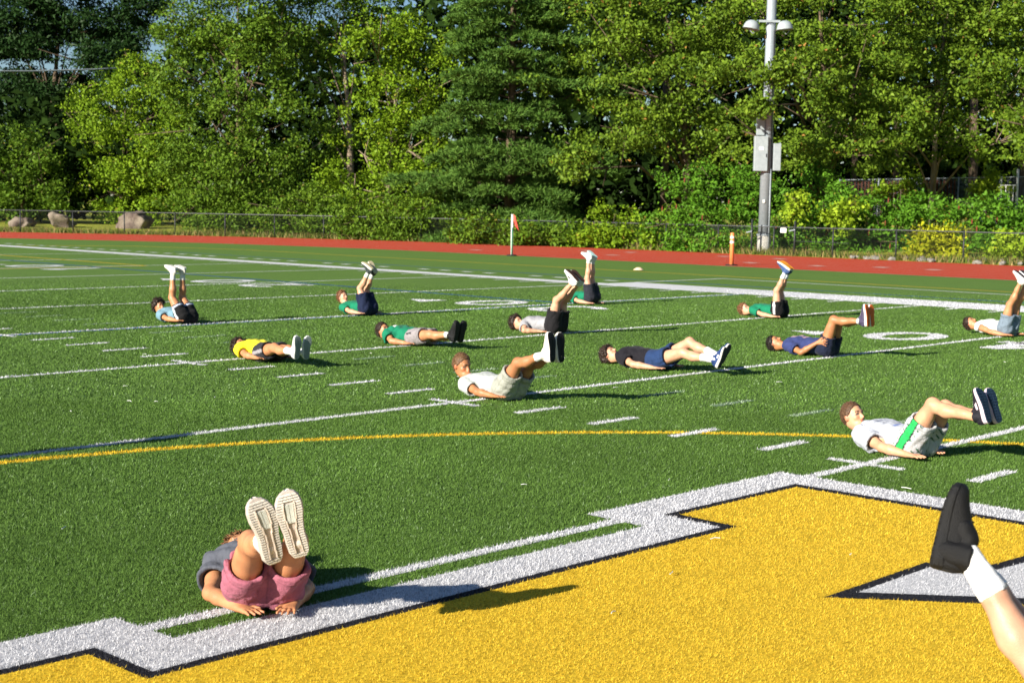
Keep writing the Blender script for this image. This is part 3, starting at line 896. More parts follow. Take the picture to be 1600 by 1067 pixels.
# white pine: whorls of flat boughs
def pine(name, label, base, depth, seed, hgt, prof, pal='pine', nb=78):
    rg = np.random.default_rng(seed)
    b = at(base, 330, depth)
    z = float(ground_z(b[0], b[1]))
    root = empty(name, (b[0], b[1], z))
    tag(root, label, 'tree')
    mb = MB().tube([(0, 0, -0.3), (0.1, 0, hgt * 0.35), (0, 0.1, hgt * 0.7), (0, 0, hgt)], [0.36, 0.28, 0.16, 0.04], 9)
    Vs, Fs, Cc, off = [], [], [], 0
    tuft_c, tuft_d = [], []
    for k in range(nb):
        h = hgt * (0.03 + 0.95 * (k + rg.random() * 0.8) / nb)
        az = k * 2.39996 + rg.normal() * 0.2
        d = np.array([math.cos(az), math.sin(az), 0])
        if d @ FW > 0.45 and rg.random() < 0.55:
            continue
        Lb = np.interp(h / hgt, prof[0], prof[1]) * (0.55 + 0.75 * rg.random())
        rise = rg.uniform(-0.12, 0.20)
        P = [np.array([0, 0, h]) + d * Lb * t + np.array([0, 0, Lb * (rise * t + 0.05 * math.sin(3 * t) - 0.10 * t * t)]) for t in np.linspace(0, 1, 6)]
        mb.tube(P, [0.06, 0.05, 0.04, 0.03, 0.02, 0.01], 5)
        sdv = np.array([-d[1], d[0], 0])
        nt_ = int(56 * Lb)
        t = 0.22 + 0.80 * rg.random(nt_) ** 0.75
        lat = rg.normal(size=nt_) * 0.30 * Lb * np.sqrt(np.clip(1.12 - t, 0, 1)) * np.clip(t * 1.8, 0, 1)
        base_z = h + Lb * (rise * t + 0.05 * np.sin(3 * t) - 0.10 * t * t)
        c = np.stack([d[0] * Lb * t + sdv[0] * lat, d[1] * Lb * t + sdv[1] * lat, base_z - 0.12 * np.abs(lat) + rg.normal(size=nt_) * 0.10], 1)
        tuft_c.append(c)
        dd = d[None] * 0.9 + sdv[None] * (np.sign(lat) * 0.6)[:, None] + rg.normal(size=(nt_, 3)) * 0.3 + np.array([0, 0, 0.25])
        tuft_d.append(dd / np.linalg.norm(dd, axis=1)[:, None])
    C = np.concatenate(tuft_c)
    Dn = np.concatenate(tuft_d)
    per = 8
    n_ = len(C) * per
    c = np.repeat(C, per, 0)
    d = np.repeat(Dn, per, 0) * 0.8 + rg.normal(size=(n_, 3)) * 0.55 + np.array([0, 0, 0.1])
    d /= np.linalg.norm(d, axis=1)[:, None]
    s = np.cross(d, rg.normal(size=(n_, 3)))
    s /= np.linalg.norm(s, axis=1)[:, None]
    Ln = (0.22 + 0.16 * rg.random(n_))[:, None]
    Wn = 0.042
    V_ = np.empty((n_, 3, 3), np.float32)
    V_[:, 0] = c - s * Wn
    V_[:, 1] = c + s * Wn
    V_[:, 2] = c + d * Ln
    a, b2 = np.array(PAL[pal][0]), np.array(PAL[pal][1])
    tcol = np.repeat(rg.random(len(C)), per) * 0.6 + 0.4 * rg.random(n_)
    col = a + (b2 - a) * tcol[:, None]
    link('crown', np_mesh('crown', V_.reshape(-1, 3), np.arange(n_ * 3).reshape(n_, 3), False, np.repeat(col, 3, 0)), M['needle'], root)
    mb.build('trunk', M['bark'], root, True)
    return root
pine('white_pine', 'white pine with flat layered blue-green boughs reaching down to the fence', 795, 80, 31, 17.5,
     ([0, 0.08, 0.3, 0.6, 0.85, 1.0], [4.4, 5.4, 4.8, 3.9, 2.6, 0.4]), nb=96)
0 and pine('white_pine', 'pine half hidden among the oaks at the top right', 1330, 92, 33, 19, ([0, 0.2, 0.6, 1.0], [2.5, 3.5, 3.0, 0.4]), nb=46)

# shrubs behind the fence
SH = 'shrubs behind the fence'
def shrub(label, base, depth, lobes, pal, seed, L=0.18, W=0.088, dens=3.6, per=17, spread=0.19, name='shrub', berries=0):
    r_ = tree(name, label, base, depth, lobes, pal, 0.06, dens, per, L, W, spread, cat='shrub', group=SH, seed=seed)
    if berries:
        rg = np.random.default_rng(seed + 99)
        mb = MB()
        for k in range(berries // 3 + 2):
            lb = lobes[rg.integers(len(lobes))]
            c = at(lb[0] + rg.uniform(-0.8, 0.8) * lb[3], lb[1] - lb[4] * rg.uniform(-0.2, 0.9), depth + lb[2] - lb[3] * depth / FPX * 0.75) - np.array(r_.location)
            mb.tube([c, c + np.array([0, 0, 0.12]), c + np.array([0.01, 0, 0.24])], [0.025, 0.034, 0.008], 5)
        mb.build('seed_head', mat_noise('sumac_red', (0.15, 0.035, 0.02), (0.24, 0.06, 0.03), 20, 0.9), r_)['kind'] = 'stuff'
    return r_
shrub('sumac thicket just left of the light pole', 1110, 69, [(1075, 300, 0, 40, 35), (1125, 295, 0, 50, 40), (1165, 310, 0, 35, 40), (1100, 345, -0.5, 55, 35), (1160, 350, -0.5, 40, 35), (1050, 345, 0, 35, 32), (1090, 375, -1, 60, 16), (1180, 280, 1, 25, 30)], 'sumac', 41, berries=14)
shrub('sumac thicket just right of the light pole with a peaked top', 1270, 68.5, [(1235, 330, 0, 32, 45), (1275, 300, 0, 40, 40), (1320, 310, 0, 40, 35), (1255, 365, -0.6, 45, 30), (1310, 360, -0.6, 45, 32), (1225, 370, -0.5, 25, 25), (1285, 275, 0.5, 18, 22), (1290, 385, -1, 50, 12)], 'sumac', 42, berries=16)
shrub('sumac thicket in front of the brown slatted fence', 1390, 67.5, [(1360, 335, 0, 38, 28), (1410, 330, 0, 40, 25), (1450, 335, 0.3, 35, 24), (1375, 370, -0.5, 40, 28), (1425, 365, -0.5, 38, 26), (1350, 385, -0.8, 35, 18), (1400, 392, -0.9, 40, 12)], 'sumac', 43, berries=14)
shrub('sumac thicket below the white gate with red seed heads', 1540, 65.5, [(1490, 335, 0.4, 35, 25), (1540, 330, 0, 45, 25), (1590, 332, 0, 40, 28), (1510, 365, -0.4, 35, 26), (1560, 365, -0.4, 45, 28), (1620, 350, 0, 40, 40), (1530, 395, -0.7, 45, 14), (1590, 392, -0.7, 40, 18)], 'sumac', 44, berries=22)
shrub('yellow creeper spilling over the fence at the right', 1462, 61.5, [(1448, 368, 0, 16, 22), (1462, 385, -0.4, 24, 16), (1478, 372, 0, 14, 12), (1440, 398, -0.6, 20, 8), (1485, 400, -0.6, 16, 8)], 'yellow', 45, L=0.17, W=0.11, per=12, name='creeper')
shrub('yellow-green creeper on the fence at the right edge', 1582, 60.5, [(1580, 375, 0, 16, 24), (1595, 390, -0.2, 16, 16), (1572, 395, -0.3, 14, 10)], 'vine', 46, L=0.17, W=0.11, per=12, name='creeper')
shrub('bright vine climbing in the sumac below the oak', 1300, 67.0, [(1330, 325, -1.5, 16, 9), (1305, 345, -1.5, 16, 10), (1238, 310, -1.2, 10, 26)], 'vine', 47, L=0.17, W=0.11, per=12, name='creeper')
shrub('bright vine climbing the rear fence beside the white gate', 1530, 82.5, [(1522, 300, -0.3, 12, 22), (1538, 290, -0.3, 8, 14), (1546, 278, -0.3, 5, 8), (1570, 305, -0.3, 5, 16)], 'vine', 48, L=0.17, W=0.11, per=12, name='creeper')
shrub('bright vine hanging on the brown slatted bays of the rear fence', 1400, 83, [(1385, 300, -0.4, 16, 12), (1425, 292, -0.4, 10, 16), (1362, 312, -0.4, 14, 8), (1450, 310, -0.4, 12, 10)], 'bright', 54, L=0.17, W=0.11, per=12, name='creeper')
shrub('low shrubs at the fence foot left of the sumac', 985, 71.5, [(950, 355, 0, 40, 24), (1000, 352, 0, 45, 28), (1040, 350, 0, 35, 28), (930, 372, -0.4, 40, 12), (1000, 374, -0.6, 60, 13)], 'bright', 49, L=0.18, W=0.10)
shrub('low shrubs at the fence foot under the white pine', 860, 72.5, [(830, 365, 0, 45, 16), (885, 364, 0, 40, 18), (780, 360, 0, 45, 18), (740, 355, 0.5, 40, 20)], 'mid', 50, L=0.18, W=0.10)
shrub('dense shrubs behind the fence below the vine-hung tree', 630, 79.5, [(590, 335, 0, 50, 28), (640, 325, 0, 50, 35), (690, 335, 0, 45, 30), (560, 345, 0, 40, 20), (660, 355, -0.6, 60, 16), (610, 358, -0.6, 60, 13), (715, 350, -0.6, 30, 20)], 'mid', 51)
shrub('dense shrubs behind the fence below the tall airy tree', 500, 83, [(450, 330, 0, 50, 28), (505, 320, 0, 45, 35), (540, 335, 0, 35, 25), (470, 348, -0.6, 60, 14), (530, 352, -0.6, 50, 14)], 'mid', 52)
shrub('dense shrubs right of the squarish boulder', 380, 87, [(300, 325, 0, 50, 24), (355, 320, 0, 50, 30), (405, 325, 0, 45, 26), (330, 342, -0.6, 60, 12), (400, 345, -0.6, 50, 12)], 'mid', 53)

# wood behind, one mass
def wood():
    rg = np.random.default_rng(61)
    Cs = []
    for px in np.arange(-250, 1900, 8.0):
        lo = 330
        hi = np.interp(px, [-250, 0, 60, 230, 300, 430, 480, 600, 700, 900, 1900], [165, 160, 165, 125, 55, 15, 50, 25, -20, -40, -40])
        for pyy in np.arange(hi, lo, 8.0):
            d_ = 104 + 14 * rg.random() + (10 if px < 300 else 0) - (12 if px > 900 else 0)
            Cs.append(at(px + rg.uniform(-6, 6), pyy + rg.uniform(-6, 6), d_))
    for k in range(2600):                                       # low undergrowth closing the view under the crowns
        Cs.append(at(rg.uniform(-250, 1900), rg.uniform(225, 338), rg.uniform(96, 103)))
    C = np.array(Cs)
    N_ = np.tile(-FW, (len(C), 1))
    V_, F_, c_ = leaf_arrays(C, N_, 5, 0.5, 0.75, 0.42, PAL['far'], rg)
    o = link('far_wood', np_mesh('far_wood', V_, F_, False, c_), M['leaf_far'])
    tag(o, 'mass of woodland behind the front row of trees, shade put into its leaf colours', 'woodland', kind='stuff')
wood()
# trunks of the wood that can be told apart in the shade
for k, (px, dp, r_, h_) in enumerate(((1035, 86, 0.22, 9), (1085, 90, 0.17, 8), (1395, 88, 0.2, 8), (1515, 90, 0.3, 8), (1595, 87, 0.4, 8), (1330, 92, 0.2, 8))):
    p = at(px, 330, dp)
    z = float(ground_z(p[0], p[1]))
    o = MB().tube([(0, 0, -0.2), (0.1, 0.05, h_ * 0.5), (-0.1, 0.1, h_)], [r_ * 1.2, r_, r_ * 0.8], 9).build('tree_trunk', M['bark'], None, True)
    o.location = (p[0], p[1], z)
    tag(o, ('bare trunk in the shade left of the sumac thicket', 'second bare trunk in the shade, above the left sumac', 'bare trunk in the shade above the brown slats', 'thick bare trunk in the shade left of the white gate', 'thickest bare trunk at the right edge behind the rear fence', 'slim bare trunk in the shade at the left end of the rear fence')[k], 'tree trunk', 'bare trunks in the shade')

# grass fringe along the foot of the fence
def fringe():
    rg = np.random.default_rng(71)
    N = 26000
    s = rg.uniform(-62, 31, N)
    off = rg.normal(0, 0.45, N)
    P = np.array([fen(q)[0] for q in s])
    cen = np.array([TCX, TCY])
    nrm = np.where((s >= 0)[:, None], np.array([[0, 1.0]]), (P - cen) / R_FEN)
    P = P + nrm * (off + 0.35)[:, None]
    h = rg.uniform(0.08, 0.34, N) * np.where(rg.random(N) < 0.1, 1.6, 1)
    dry = rg.random(N) < 0.35
    col = np.where(dry[:, None], np.array([[0.30, 0.22, 0.09]]), np.array([[0.11, 0.15, 0.025]])) * (0.6 + 0.7 * rg.random(N))[:, None]
    a = rg.uniform(0, 6.28, N)
    w_ = 0.022
    V_ = np.empty((N, 3, 3), np.float32)
    V_[:, 0] = np.stack([P[:, 0] - np.cos(a) * w_, P[:, 1] - np.sin(a) * w_, 0 * a - 0.02], 1)
    V_[:, 1] = np.stack([P[:, 0] + np.cos(a) * w_, P[:, 1] + np.sin(a) * w_, 0 * a - 0.02], 1)
    l_ = rg.normal(0, 0.4, (N, 2)) * h[:, None]
    V_[:, 2] = np.stack([P[:, 0] + l_[:, 0], P[:, 1] + l_[:, 1], h], 1)
    o = link('rough_grass', np_mesh('rough_grass', V_.reshape(-1, 3), np.arange(N * 3).reshape(N, 3), False, np.repeat(col, 3, 0)), M['leaf'])
    tag(o, 'rough dry and green grass growing along the foot of the fence', 'grass', kind='stuff')
fringe()

# ------------------------------------------------------------------ rear fence, gate and car on the right
ra, rb = at(1310, 330, 84.5), at(1680, 330, 81.0)
rdir = (rb - ra)[:2]
rlen = float(np.hypot(*rdir))
rdir = rdir / rlen
def rear(s):
    return ra[:2] + rdir * s, rdir
RF = fence('rear_chain_link_fence', rear, 0, 13.2, 2.2, 2.85, 0.04, M['galv'], 'taller galvanised chain-link fence in the shade behind the sumac', 0.12, 0.005, zfun=lambda x, y: float(ground_z(x, y)))
base = np.array([RF.location[0], RF.location[1], 0])
for k in range(34):                                            # brown privacy slats, canopy shade in their colour, woven into two bays
    s_ = 0.12 + k * 0.19
    if 2.0 < s_ < 2.4 or 4.2 < s_ < 4.6:
        continue
    p, _ = rear(s_)
    z = float(ground_z(*p))
    MB().box((p[0] - base[0], p[1] - base[1], z + 1.4), (0.10, 0.012, 2.7), math.atan2(rdir[1], rdir[0])).build('slat', M['slat_shaded'], RF)
p1, _ = rear(8.9)
gt = empty('white_gate', (p1[0], p1[1], float(ground_z(*p1))), math.atan2(rdir[1], rdir[0]))
tag(gt, 'narrow white-framed gate in the rear fence', 'gate')
for x_, h_ in ((0, 2.8), (0.86, 3.3)):
    MB().tube([(x_, -0.12, -0.1), (x_, -0.12, h_)], 0.06 if x_ else 0.045, 10).build('upright', M['white_paint'], gt, True)
for z_ in (0.3, 2.4):
    MB().tube([(0, -0.12, z_), (0.86, -0.12, z_)], 0.028, 8).build('rail', M['white_paint'], gt, True)
for x_ in (0.25, 0.45, 0.65):
    MB().tube([(x_, -0.12, 0.3), (x_, -0.12, 2.4)], 0.018, 6).build('bar', M['white_paint'], gt, True)

def car():
    p = at(1590, 320, 89)
    z = float(ground_z(p[0], p[1]))
    c = empty('parked_car', (p[0], p[1], z), ANG)
    tag(c, 'dark blue car parked behind the rear fence at the right edge', 'car')
    paint, tp_, pb_ = mat_new('car_paint')
    pb_.inputs['Base Color'].default_value = (0.03, 0.05, 0.09, 1)
    pb_.inputs['Roughness'].default_value = 0.25
    pb_.inputs['Coat Weight'].default_value = 0.6
    glass, tg_, gb_ = mat_new('car_glass')
    gb_.inputs['Base Color'].default_value = (0.03, 0.05, 0.06, 1)
    gb_.inputs['Roughness'].default_value = 0.05
    side = [(-2.3, 0.35), (-2.32, 0.7), (-2.2, 0.92), (-1.3, 1.0), (-0.75, 1.48), (0.9, 1.52), (1.75, 1.02), (2.25, 0.9), (2.3, 0.4), (1.85, 0.3), (1.7, 0.62), (1.4, 0.7), (1.1, 0.62), (0.95, 0.3), (-1.0, 0.3), (-1.15, 0.62), (-1.45, 0.7), (-1.75, 0.62), (-1.9, 0.3)]
    n_ = len(side)
    Vv = []
    for y_ in (-0.85, 0.85):
        Vv += [(x, y_ * (0.84 if zz > 1.2 else 1.0), zz) for x, zz in side]
    MB().add(Vv, [tuple(range(n_))[::-1], tuple(range(n_, 2 * n_))] + [(i, (i + 1) % n_, n_ + (i + 1) % n_, n_ + i) for i in range(n_)]).build('body', paint, c, bevel=0.03)
    for y_ in (-0.80, 0.80):
        sg = 1 if y_ > 0 else -1
        for q in ([(-1.15, 1.03), (-0.72, 1.42), (0.0, 1.44), (0.0, 1.03)], [(0.08, 1.03), (0.08, 1.44), (0.85, 1.45), (1.45, 1.05)]):
            MB().add([(x, sg * (0.862 if zz < 1.2 else 0.735), zz) for x, zz in q], [(0, 1, 2, 3)]).build('window', glass, c)
    for x_ in (-1.45, 1.4):
        for y_ in (-0.8, 0.8):
            wv = MB().tube([(x_, y_ - 0.1, 0.33), (x_, y_ + 0.1, 0.33)], 0.33, 18).build('wheel', M['rubber'], c, True)
            MB().tube([(x_, y_ - 0.108, 0.33), (x_, y_ + 0.108, 0.33)], 0.2, 14).build('rim', M['galv'], wv, True)
car()

# overhead cable at the upper left
c0, c1 = at(-150, 109, 105), at(235, 104, 116)
mid = (c0 + c1) / 2 + np.array([0, 0, -0.25])
o = MB().tube([c0, (c0 + mid) / 2 + np.array([0, 0, -0.06]), mid, (c1 + mid) / 2 + np.array([0, 0, -0.06]), c1], 0.06, 6).build('overhead_cable', M['lightgrey'], None, True)
tag(o, 'pale overhead cable crossing in front of the dark tree at the upper left', 'cable')

# pale scraps of fibre lying on the turf
def scraps():
    rg = np.random.default_rng(88)
    mb = MB()
    for k in range(24):
        d_ = rg.uniform(5.5, 20)
        p = at(rg.uniform(0, 1600), 600, d_)
        a = rg.uniform(0, 6.28)
        l_ = rg.uniform(0.015, 0.04)
        dx, dy = math.cos(a) * l_, math.sin(a) * l_
        z = 0.024
        mb.tube([(p[0] - dx, p[1] - dy, z), (p[0] + dy * 0.2, p[1] - dx * 0.2, z + 0.004), (p[0] + dx, p[1] + dy, z)], 0.0028, 4)
    o = mb.build('turf_scraps', M['white_paint'])
    tag(o, 'pale loose scraps of fibre scattered on the turf', 'scraps', kind='stuff')
scraps()
# ------------------------------------------------------------------ people: signed-distance bodies meshed with surface nets
class Field:
    def __init__(s, lo, hi, h):
        s.lo = np.array(lo, float)
        s.h = h
        s.n = np.maximum(((np.array(hi) - s.lo) / h).astype(int) + 1, 4)
        s.f = np.full(s.n, 0.25, np.float32)
    def sub(s, lo, hi):
        a = np.clip(((np.array(lo) - s.lo) / s.h).astype(int), 0, s.n)
        b = np.clip(((np.array(hi) - s.lo) / s.h).astype(int) + 2, 0, s.n)
        if np.any(b - a < 1):
            return None
        sl = tuple(slice(i, j) for i, j in zip(a, b))
        ax = [(s.lo[k] + s.h * np.arange(a[k], b[k])).astype(np.float32) for k in range(3)]
        return sl, ax[0][:, None, None], ax[1][None, :, None], ax[2][None, None, :]
    def merge(s, sl, d, k):
        f = s.f[sl]
        if k <= 0:
            s.f[sl] = np.minimum(f, d)
        else:
            hh = np.clip(0.5 + 0.5 * (f - d) / k, 0, 1)
            s.f[sl] = f * (1 - hh) + d * hh - k * hh * (1 - hh)
    def cap(s, a, b, ra, rb, k=0.02, cut=False, sub=False):
        """tapered capsule; cut = flat end at b; sub = carve it out"""
        a, b = np.array(a, float), np.array(b, float)
        r_ = max(ra, rb) + k + 0.03
        g_ = s.sub(np.minimum(a, b) - r_, np.maximum(a, b) + r_)
        if g_ is None:
            return
        sl, X, Y, Z = g_
        ba = b - a
        L2 = float(ba @ ba) + 1e-9
        t = ((X - a[0]) * ba[0] + (Y - a[1]) * ba[1] + (Z - a[2]) * ba[2]) / L2
        tc = np.clip(t, 0, 1)
        d = np.sqrt((X - a[0] - ba[0] * tc) ** 2 + (Y - a[1] - ba[1] * tc) ** 2 + (Z - a[2] - ba[2] * tc) ** 2) - (ra + (rb - ra) * tc)
        if cut:
            d = np.maximum(d, (t - 1) * math.sqrt(L2))
        if sub:
            s.f[sl] = np.maximum(s.f[sl], -d)
        else:
            s.merge(sl, d.astype(np.float32), k)
    def ell(s, c, A, rad, k=0.02, sub=False):
        c = np.array(c, float)
        m_ = max(rad) + k + 0.03
        g_ = s.sub(c - m_, c + m_)
        if g_ is None:
            return
        sl, X, Y, Z = g_
        q = 0
        for i in range(3):
            q = q + (((X - c[0]) * A[i][0] + (Y - c[1]) * A[i][1] + (Z - c[2]) * A[i][2]) / rad[i]) ** 2
        d = ((np.sqrt(q) - 1) * min(rad)).astype(np.float32)
        if sub:
            s.f[sl] = np.maximum(s.f[sl], -d)
        else:
            s.merge(sl, d, k)
    def grid(s):
        ax = [(s.lo[k] + s.h * np.arange(s.n[k])).astype(np.float32) for k in range(3)]
        return ax[0][:, None, None], ax[1][None, :, None], ax[2][None, None, :]
    def plane(s, p, n_):
        """keep the side opposite to n"""
        X, Y, Z = s.grid()
        s.f = np.maximum(s.f, ((X - p[0]) * n_[0] + (Y - p[1]) * n_[1] + (Z - p[2]) * n_[2]).astype(np.float32))
    def wrinkle(s, amp, fr, seed, sharp=False):
        r_ = np.random.default_rng(seed)
        X, Y, Z = s.grid()
        w_ = 0
        for k in range(4):
            v = r_.normal(size=3)
            v *= fr * (0.7 + 0.5 * k) / np.linalg.norm(v)
            ph = r_.uniform(0, 6)
            v2 = r_.normal(size=3) * fr * 0.5
            q_ = np.sin(X * v[0] + Y * v[1] + Z * v[2] + ph + 1.4 * np.sin(X * v2[0] + Y * v2[1] + Z * v2[2]))
            w_ = w_ + (q_ if not sharp else (0.9 - 2.0 * np.abs(q_) ** 0.7)) / (1 + 0.5 * k)
        s.f += (amp * w_).astype(np.float32)
    def nets(s):
        f = s.f
        n_ = np.array(f.shape)
        ins = f < 0
        c = ins[:-1, :-1, :-1].astype(np.int8)
        tot = c.copy()
        for i, j, k in ((1, 0, 0), (0, 1, 0), (0, 0, 1), (1, 1, 0), (1, 0, 1), (0, 1, 1), (1, 1, 1)):
            tot += ins[i:n_[0] - 1 + i, j:n_[1] - 1 + j, k:n_[2] - 1 + k]
        act = np.argwhere((tot > 0) & (tot < 8))
        ids = np.full(tot.shape, -1, np.int32)
        ids[act[:, 0], act[:, 1], act[:, 2]] = np.arange(len(act))
        cor = {(i, j, k): f[act[:, 0] + i, act[:, 1] + j, act[:, 2] + k] for i in (0, 1) for j in (0, 1) for k in (0, 1)}
        acc = np.zeros((len(act), 3))
        cnt = np.zeros(len(act))
        for a in cor:
            for ax in range(3):
                if a[ax] == 0:
                    b = list(a)
                    b[ax] = 1
                    fa, fb = cor[a], cor[tuple(b)]
                    x = (fa < 0) != (fb < 0)
                    t = np.where(x, fa / np.where(x, fa - fb, 1), 0)
                    p = np.tile(np.array(a, float), (len(act), 1))
                    p[:, ax] += t
                    acc += p * x[:, None]
                    cnt += x
        V_ = (act + acc / cnt[:, None]) * s.h + s.lo
        Q = []
        for ax in range(3):
            A = ins[tuple(slice(0, -1) if q == ax else slice(None) for q in range(3))]
            B = ins[tuple(slice(1, None) if q == ax else slice(None) for q in range(3))]
            e = np.argwhere(A != B)
            u, v = (ax + 1) % 3, (ax + 2) % 3
            ok = (e[:, u] > 0) & (e[:, v] > 0) & (e[:, u] < n_[u] - 1) & (e[:, v] < n_[v] - 1)
            e = e[ok]
            if len(e) == 0:
                continue
            def cid(du, dv):
                q = e.copy()
                q[:, u] += du
                q[:, v] += dv
                return ids[q[:, 0], q[:, 1], q[:, 2]]
            q4 = np.stack([cid(-1, -1), cid(0, -1), cid(0, 0), cid(-1, 0)], 1)
            fl_ = ~ins[e[:, 0], e[:, 1], e[:, 2]]
            q4[fl_] = q4[fl_][:, ::-1]
            Q.append(q4)
        return V_, np.concatenate(Q)

def unit(v):
    v = np.array(v, float)
    return v / (np.linalg.norm(v) + 1e-12)

def lerp(a, b, t):
    return np.array(a) * (1 - t) + np.array(b) * t

def cloth_mat(name, c, var=0.12, rough=0.85, sheen=0.15):
    a = [max(0.0, v * (1 - var)) for v in c]
    b = [min(1.0, v * (1 + var)) for v in c]
    return mat_noise(name, a, b, 18, rough, 0.25, 0.35, 380, sheen=sheen)

SKIN_M = mat_attr('skin', 0.46, 0.40, 0.0, 0.16, 16, bump=0.25, bscale=220)
HAIR_M = mat_attr('hair', 0.55, 0.35, 0.0, 0.35, 90, bump=0.6, bscale=260)
CLOTH_ATTR = mat_attr('printed_cloth', 0.85, 0.2, 0.0, 0.10, 18, bump=0.8, bscale=26, sheen=0.04, bdist=0.014)
MATS = {}
def cm(c, rough=0.85):
    k = tuple(round(v, 3) for v in c) + (rough,)
    if k not in MATS:
        MATS[k] = cloth_mat('cloth' if rough > 0.8 else 'shoe_material', c, rough=rough, sheen=0.05 if rough > 0.8 else 0.0)
    return MATS[k]

# ---- shoes: lofted upper, sole with tread
def shoe(parent, ank, fd, shin, lat, s, P, detail=False, side=1):
    fd = unit(fd)
    ns = np.array(shin) - (np.array(shin) @ fd) * fd           # from the leg towards the sole
    ns = unit(ns)
    sv = unit(np.cross(ns, fd))
    L = 0.292 * s
    O = np.array(ank) - fd * 0.070 * s + ns * 0.102 * s         # heel end, bottom of sole
    T_ = np.array([0, 0.03, 0.10, 0.25, 0.4, 0.55, 0.7, 0.82, 0.92, 0.975, 1.0])
    wi = np.array([0.012, 0.026, 0.037, 0.040, 0.039, 0.045, 0.052, 0.050, 0.040, 0.026, 0.010]) * s * P.get('shoe_w', 1.0)
    cv = np.array([0, 0, 0, 0.002, 0.004, 0.005, 0.003, -0.001, -0.005, -0.007, -0.008]) * s * side
    toe_up = np.array([0.006, 0.003, 0, 0, 0, 0, 0.001, 0.006, 0.013, 0.018, 0.021]) * s
    th = np.array([0.030, 0.034, 0.034, 0.032, 0.030, 0.028, 0.026, 0.023, 0.020, 0.018, 0.016]) * s
    def pt(t, y, z):
        """z up from the sole bottom"""
        return O + fd * L * t + sv * y - ns * z
    Vv, Ff = [], []
    n_ = len(T_)
    for i in range(n_):
        for y, z in ((-0.94, toe_up[i]), (-1.04, toe_up[i] + th[i] * 0.5), (-1.0, toe_up[i] + th[i]), (1.0, toe_up[i] + th[i]), (1.04, toe_up[i] + th[i] * 0.5), (0.94, toe_up[i])):
            Vv.append(pt(T_[i], cv[i] + wi[i] * y * 1.08, z))
    for i in range(n_ - 1):
        for k in range(6):
            Ff.append((i * 6 + k, i * 6 + (k + 1) % 6, (i + 1) * 6 + (k + 1) % 6, (i + 1) * 6 + k))
    Ff += [tuple(range(6))[::-1], tuple((n_ - 1) * 6 + k for k in range(6))]
    hgt_ = np.array([0.070, 0.104, 0.108, 0.104, 0.108, 0.104, 0.084, 0.066, 0.054, 0.042, 0.028]) * s
    Uv, Uf = [], []
    K = 11
    for i in range(n_):
        for k in range(K):
            a = math.pi * k / (K - 1)
            cx_, sz_ = math.cos(a), math.sin(a)
            ww = wi[i] * (1.02 - 0.14 * sz_ ** 2 * (1 if T_[i] < 0.6 else 2.0))
            zz = toe_up[i] + th[i] * 0.7 + (hgt_[i] - th[i] * 0.7) * sz_ ** 0.75
            Uv.append(pt(T_[i], cv[i] + ww * np.sign(cx_) * abs(cx_) ** 0.8, zz))
    for i in range(n_ - 1):
        for k in range(K - 1):
            Uf.append((i * K + k, i * K + k + 1, (i + 1) * K + k + 1, (i + 1) * K + k))
    Uf += [tuple(range(K)), tuple((n_ - 1) * K + k for k in range(K - 1, -1, -1))]
    up = MB().add(Uv, Uf).build('shoe', cm(P.get('shoe', (0.7, 0.7, 0.68)), 0.6), parent, True)
    sb = up.modifiers.new('s', 'SUBSURF')
    sb.levels = sb.render_levels = 1
    so_ = MB().add(Vv, Ff).build('sole', cm(P.get('mid', (0.75, 0.74, 0.70)), 0.6), up, False, bevel=0.003)
    # outsole: tread blocks
    mbt = MB()
    def slab(t0, t1, y0, y1, z0, z1):
        i0 = np.interp([t0, t1], T_, cv)
        w0 = np.interp([t0, t1], T_, wi)
        tu = np.interp([t0, t1], T_, toe_up)
        Q = []
        for zz in (z0, z1):
            for (t, c_, w_, u_) in ((t0, i0[0], w0[0], tu[0]), (t1, i0[1], w0[1], tu[1])):
                for y in (y0, y1):
                    Q.append(pt(t, c_ + w_ * y, u_ + zz))
        mbt.add(Q, [(0, 1, 3, 2), (4, 6, 7, 5), (0, 4, 5, 1), (2, 3, 7, 6), (0, 2, 6, 4), (1, 5, 7, 3)])
    if not detail:                                               # plain outsole under the blocks
        te = np.linspace(0.01, 0.985, 13)
        for i in range(12):
            slab(te[i], te[i + 1], -0.97, 0.97, -0.003 * s, 0.004 * s)
    ng = 26 if detail else 12
    tt = np.linspace(0.02, 0.97, ng + 1)
    for i in range(ng):
        g0, g1 = tt[i], tt[i] + (tt[i + 1] - tt[i]) * (0.62 if detail else 0.75)
        if detail:
            slab(g0, g1, -1.0, -0.48, -0.006 * s, 0.004 * s)
            slab(g0, g1, 0.48, 1.0, -0.006 * s, 0.004 * s)
            if g0 > 0.86 or g0 < 0.07:
                slab(g0, g1, -0.45, 0.45, -0.006 * s, 0.004 * s)
        else:
            slab(g0, g1, -0.90, -0.08, -0.007 * s, -0.001 * s)
            slab(g0, g1, 0.08, 0.90, -0.007 * s, -0.001 * s)
    mbt.build('tread', cm(P.get('tread', (0.05, 0.05, 0.05)), 0.7), up)
    if detail:                                                   # raised ridge and forefoot panel
        mbt = MB()
        for t0, t1, a0, a1 in ((0.10, 0.20, 0.34, 0.30), (0.20, 0.34, 0.30, 0.26), (0.34, 0.48, 0.26, 0.34), (0.48, 0.60, 0.34, 0.42), (0.60, 0.76, 0.42, 0.42), (0.76, 0.85, 0.42, 0.2)):
            slab(t0, t1, -a0 - 0.10, -a0 + 0.02, -0.009 * s, 0.002 * s)
            slab(t0, t1, a0 - 0.02, a0 + 0.10, -0.009 * s, 0.002 * s)
        mbt.build('tread_ridge', cm(P.get('ridge', (0.74, 0.62, 0.54)), 0.6), up)
        mbt = MB()
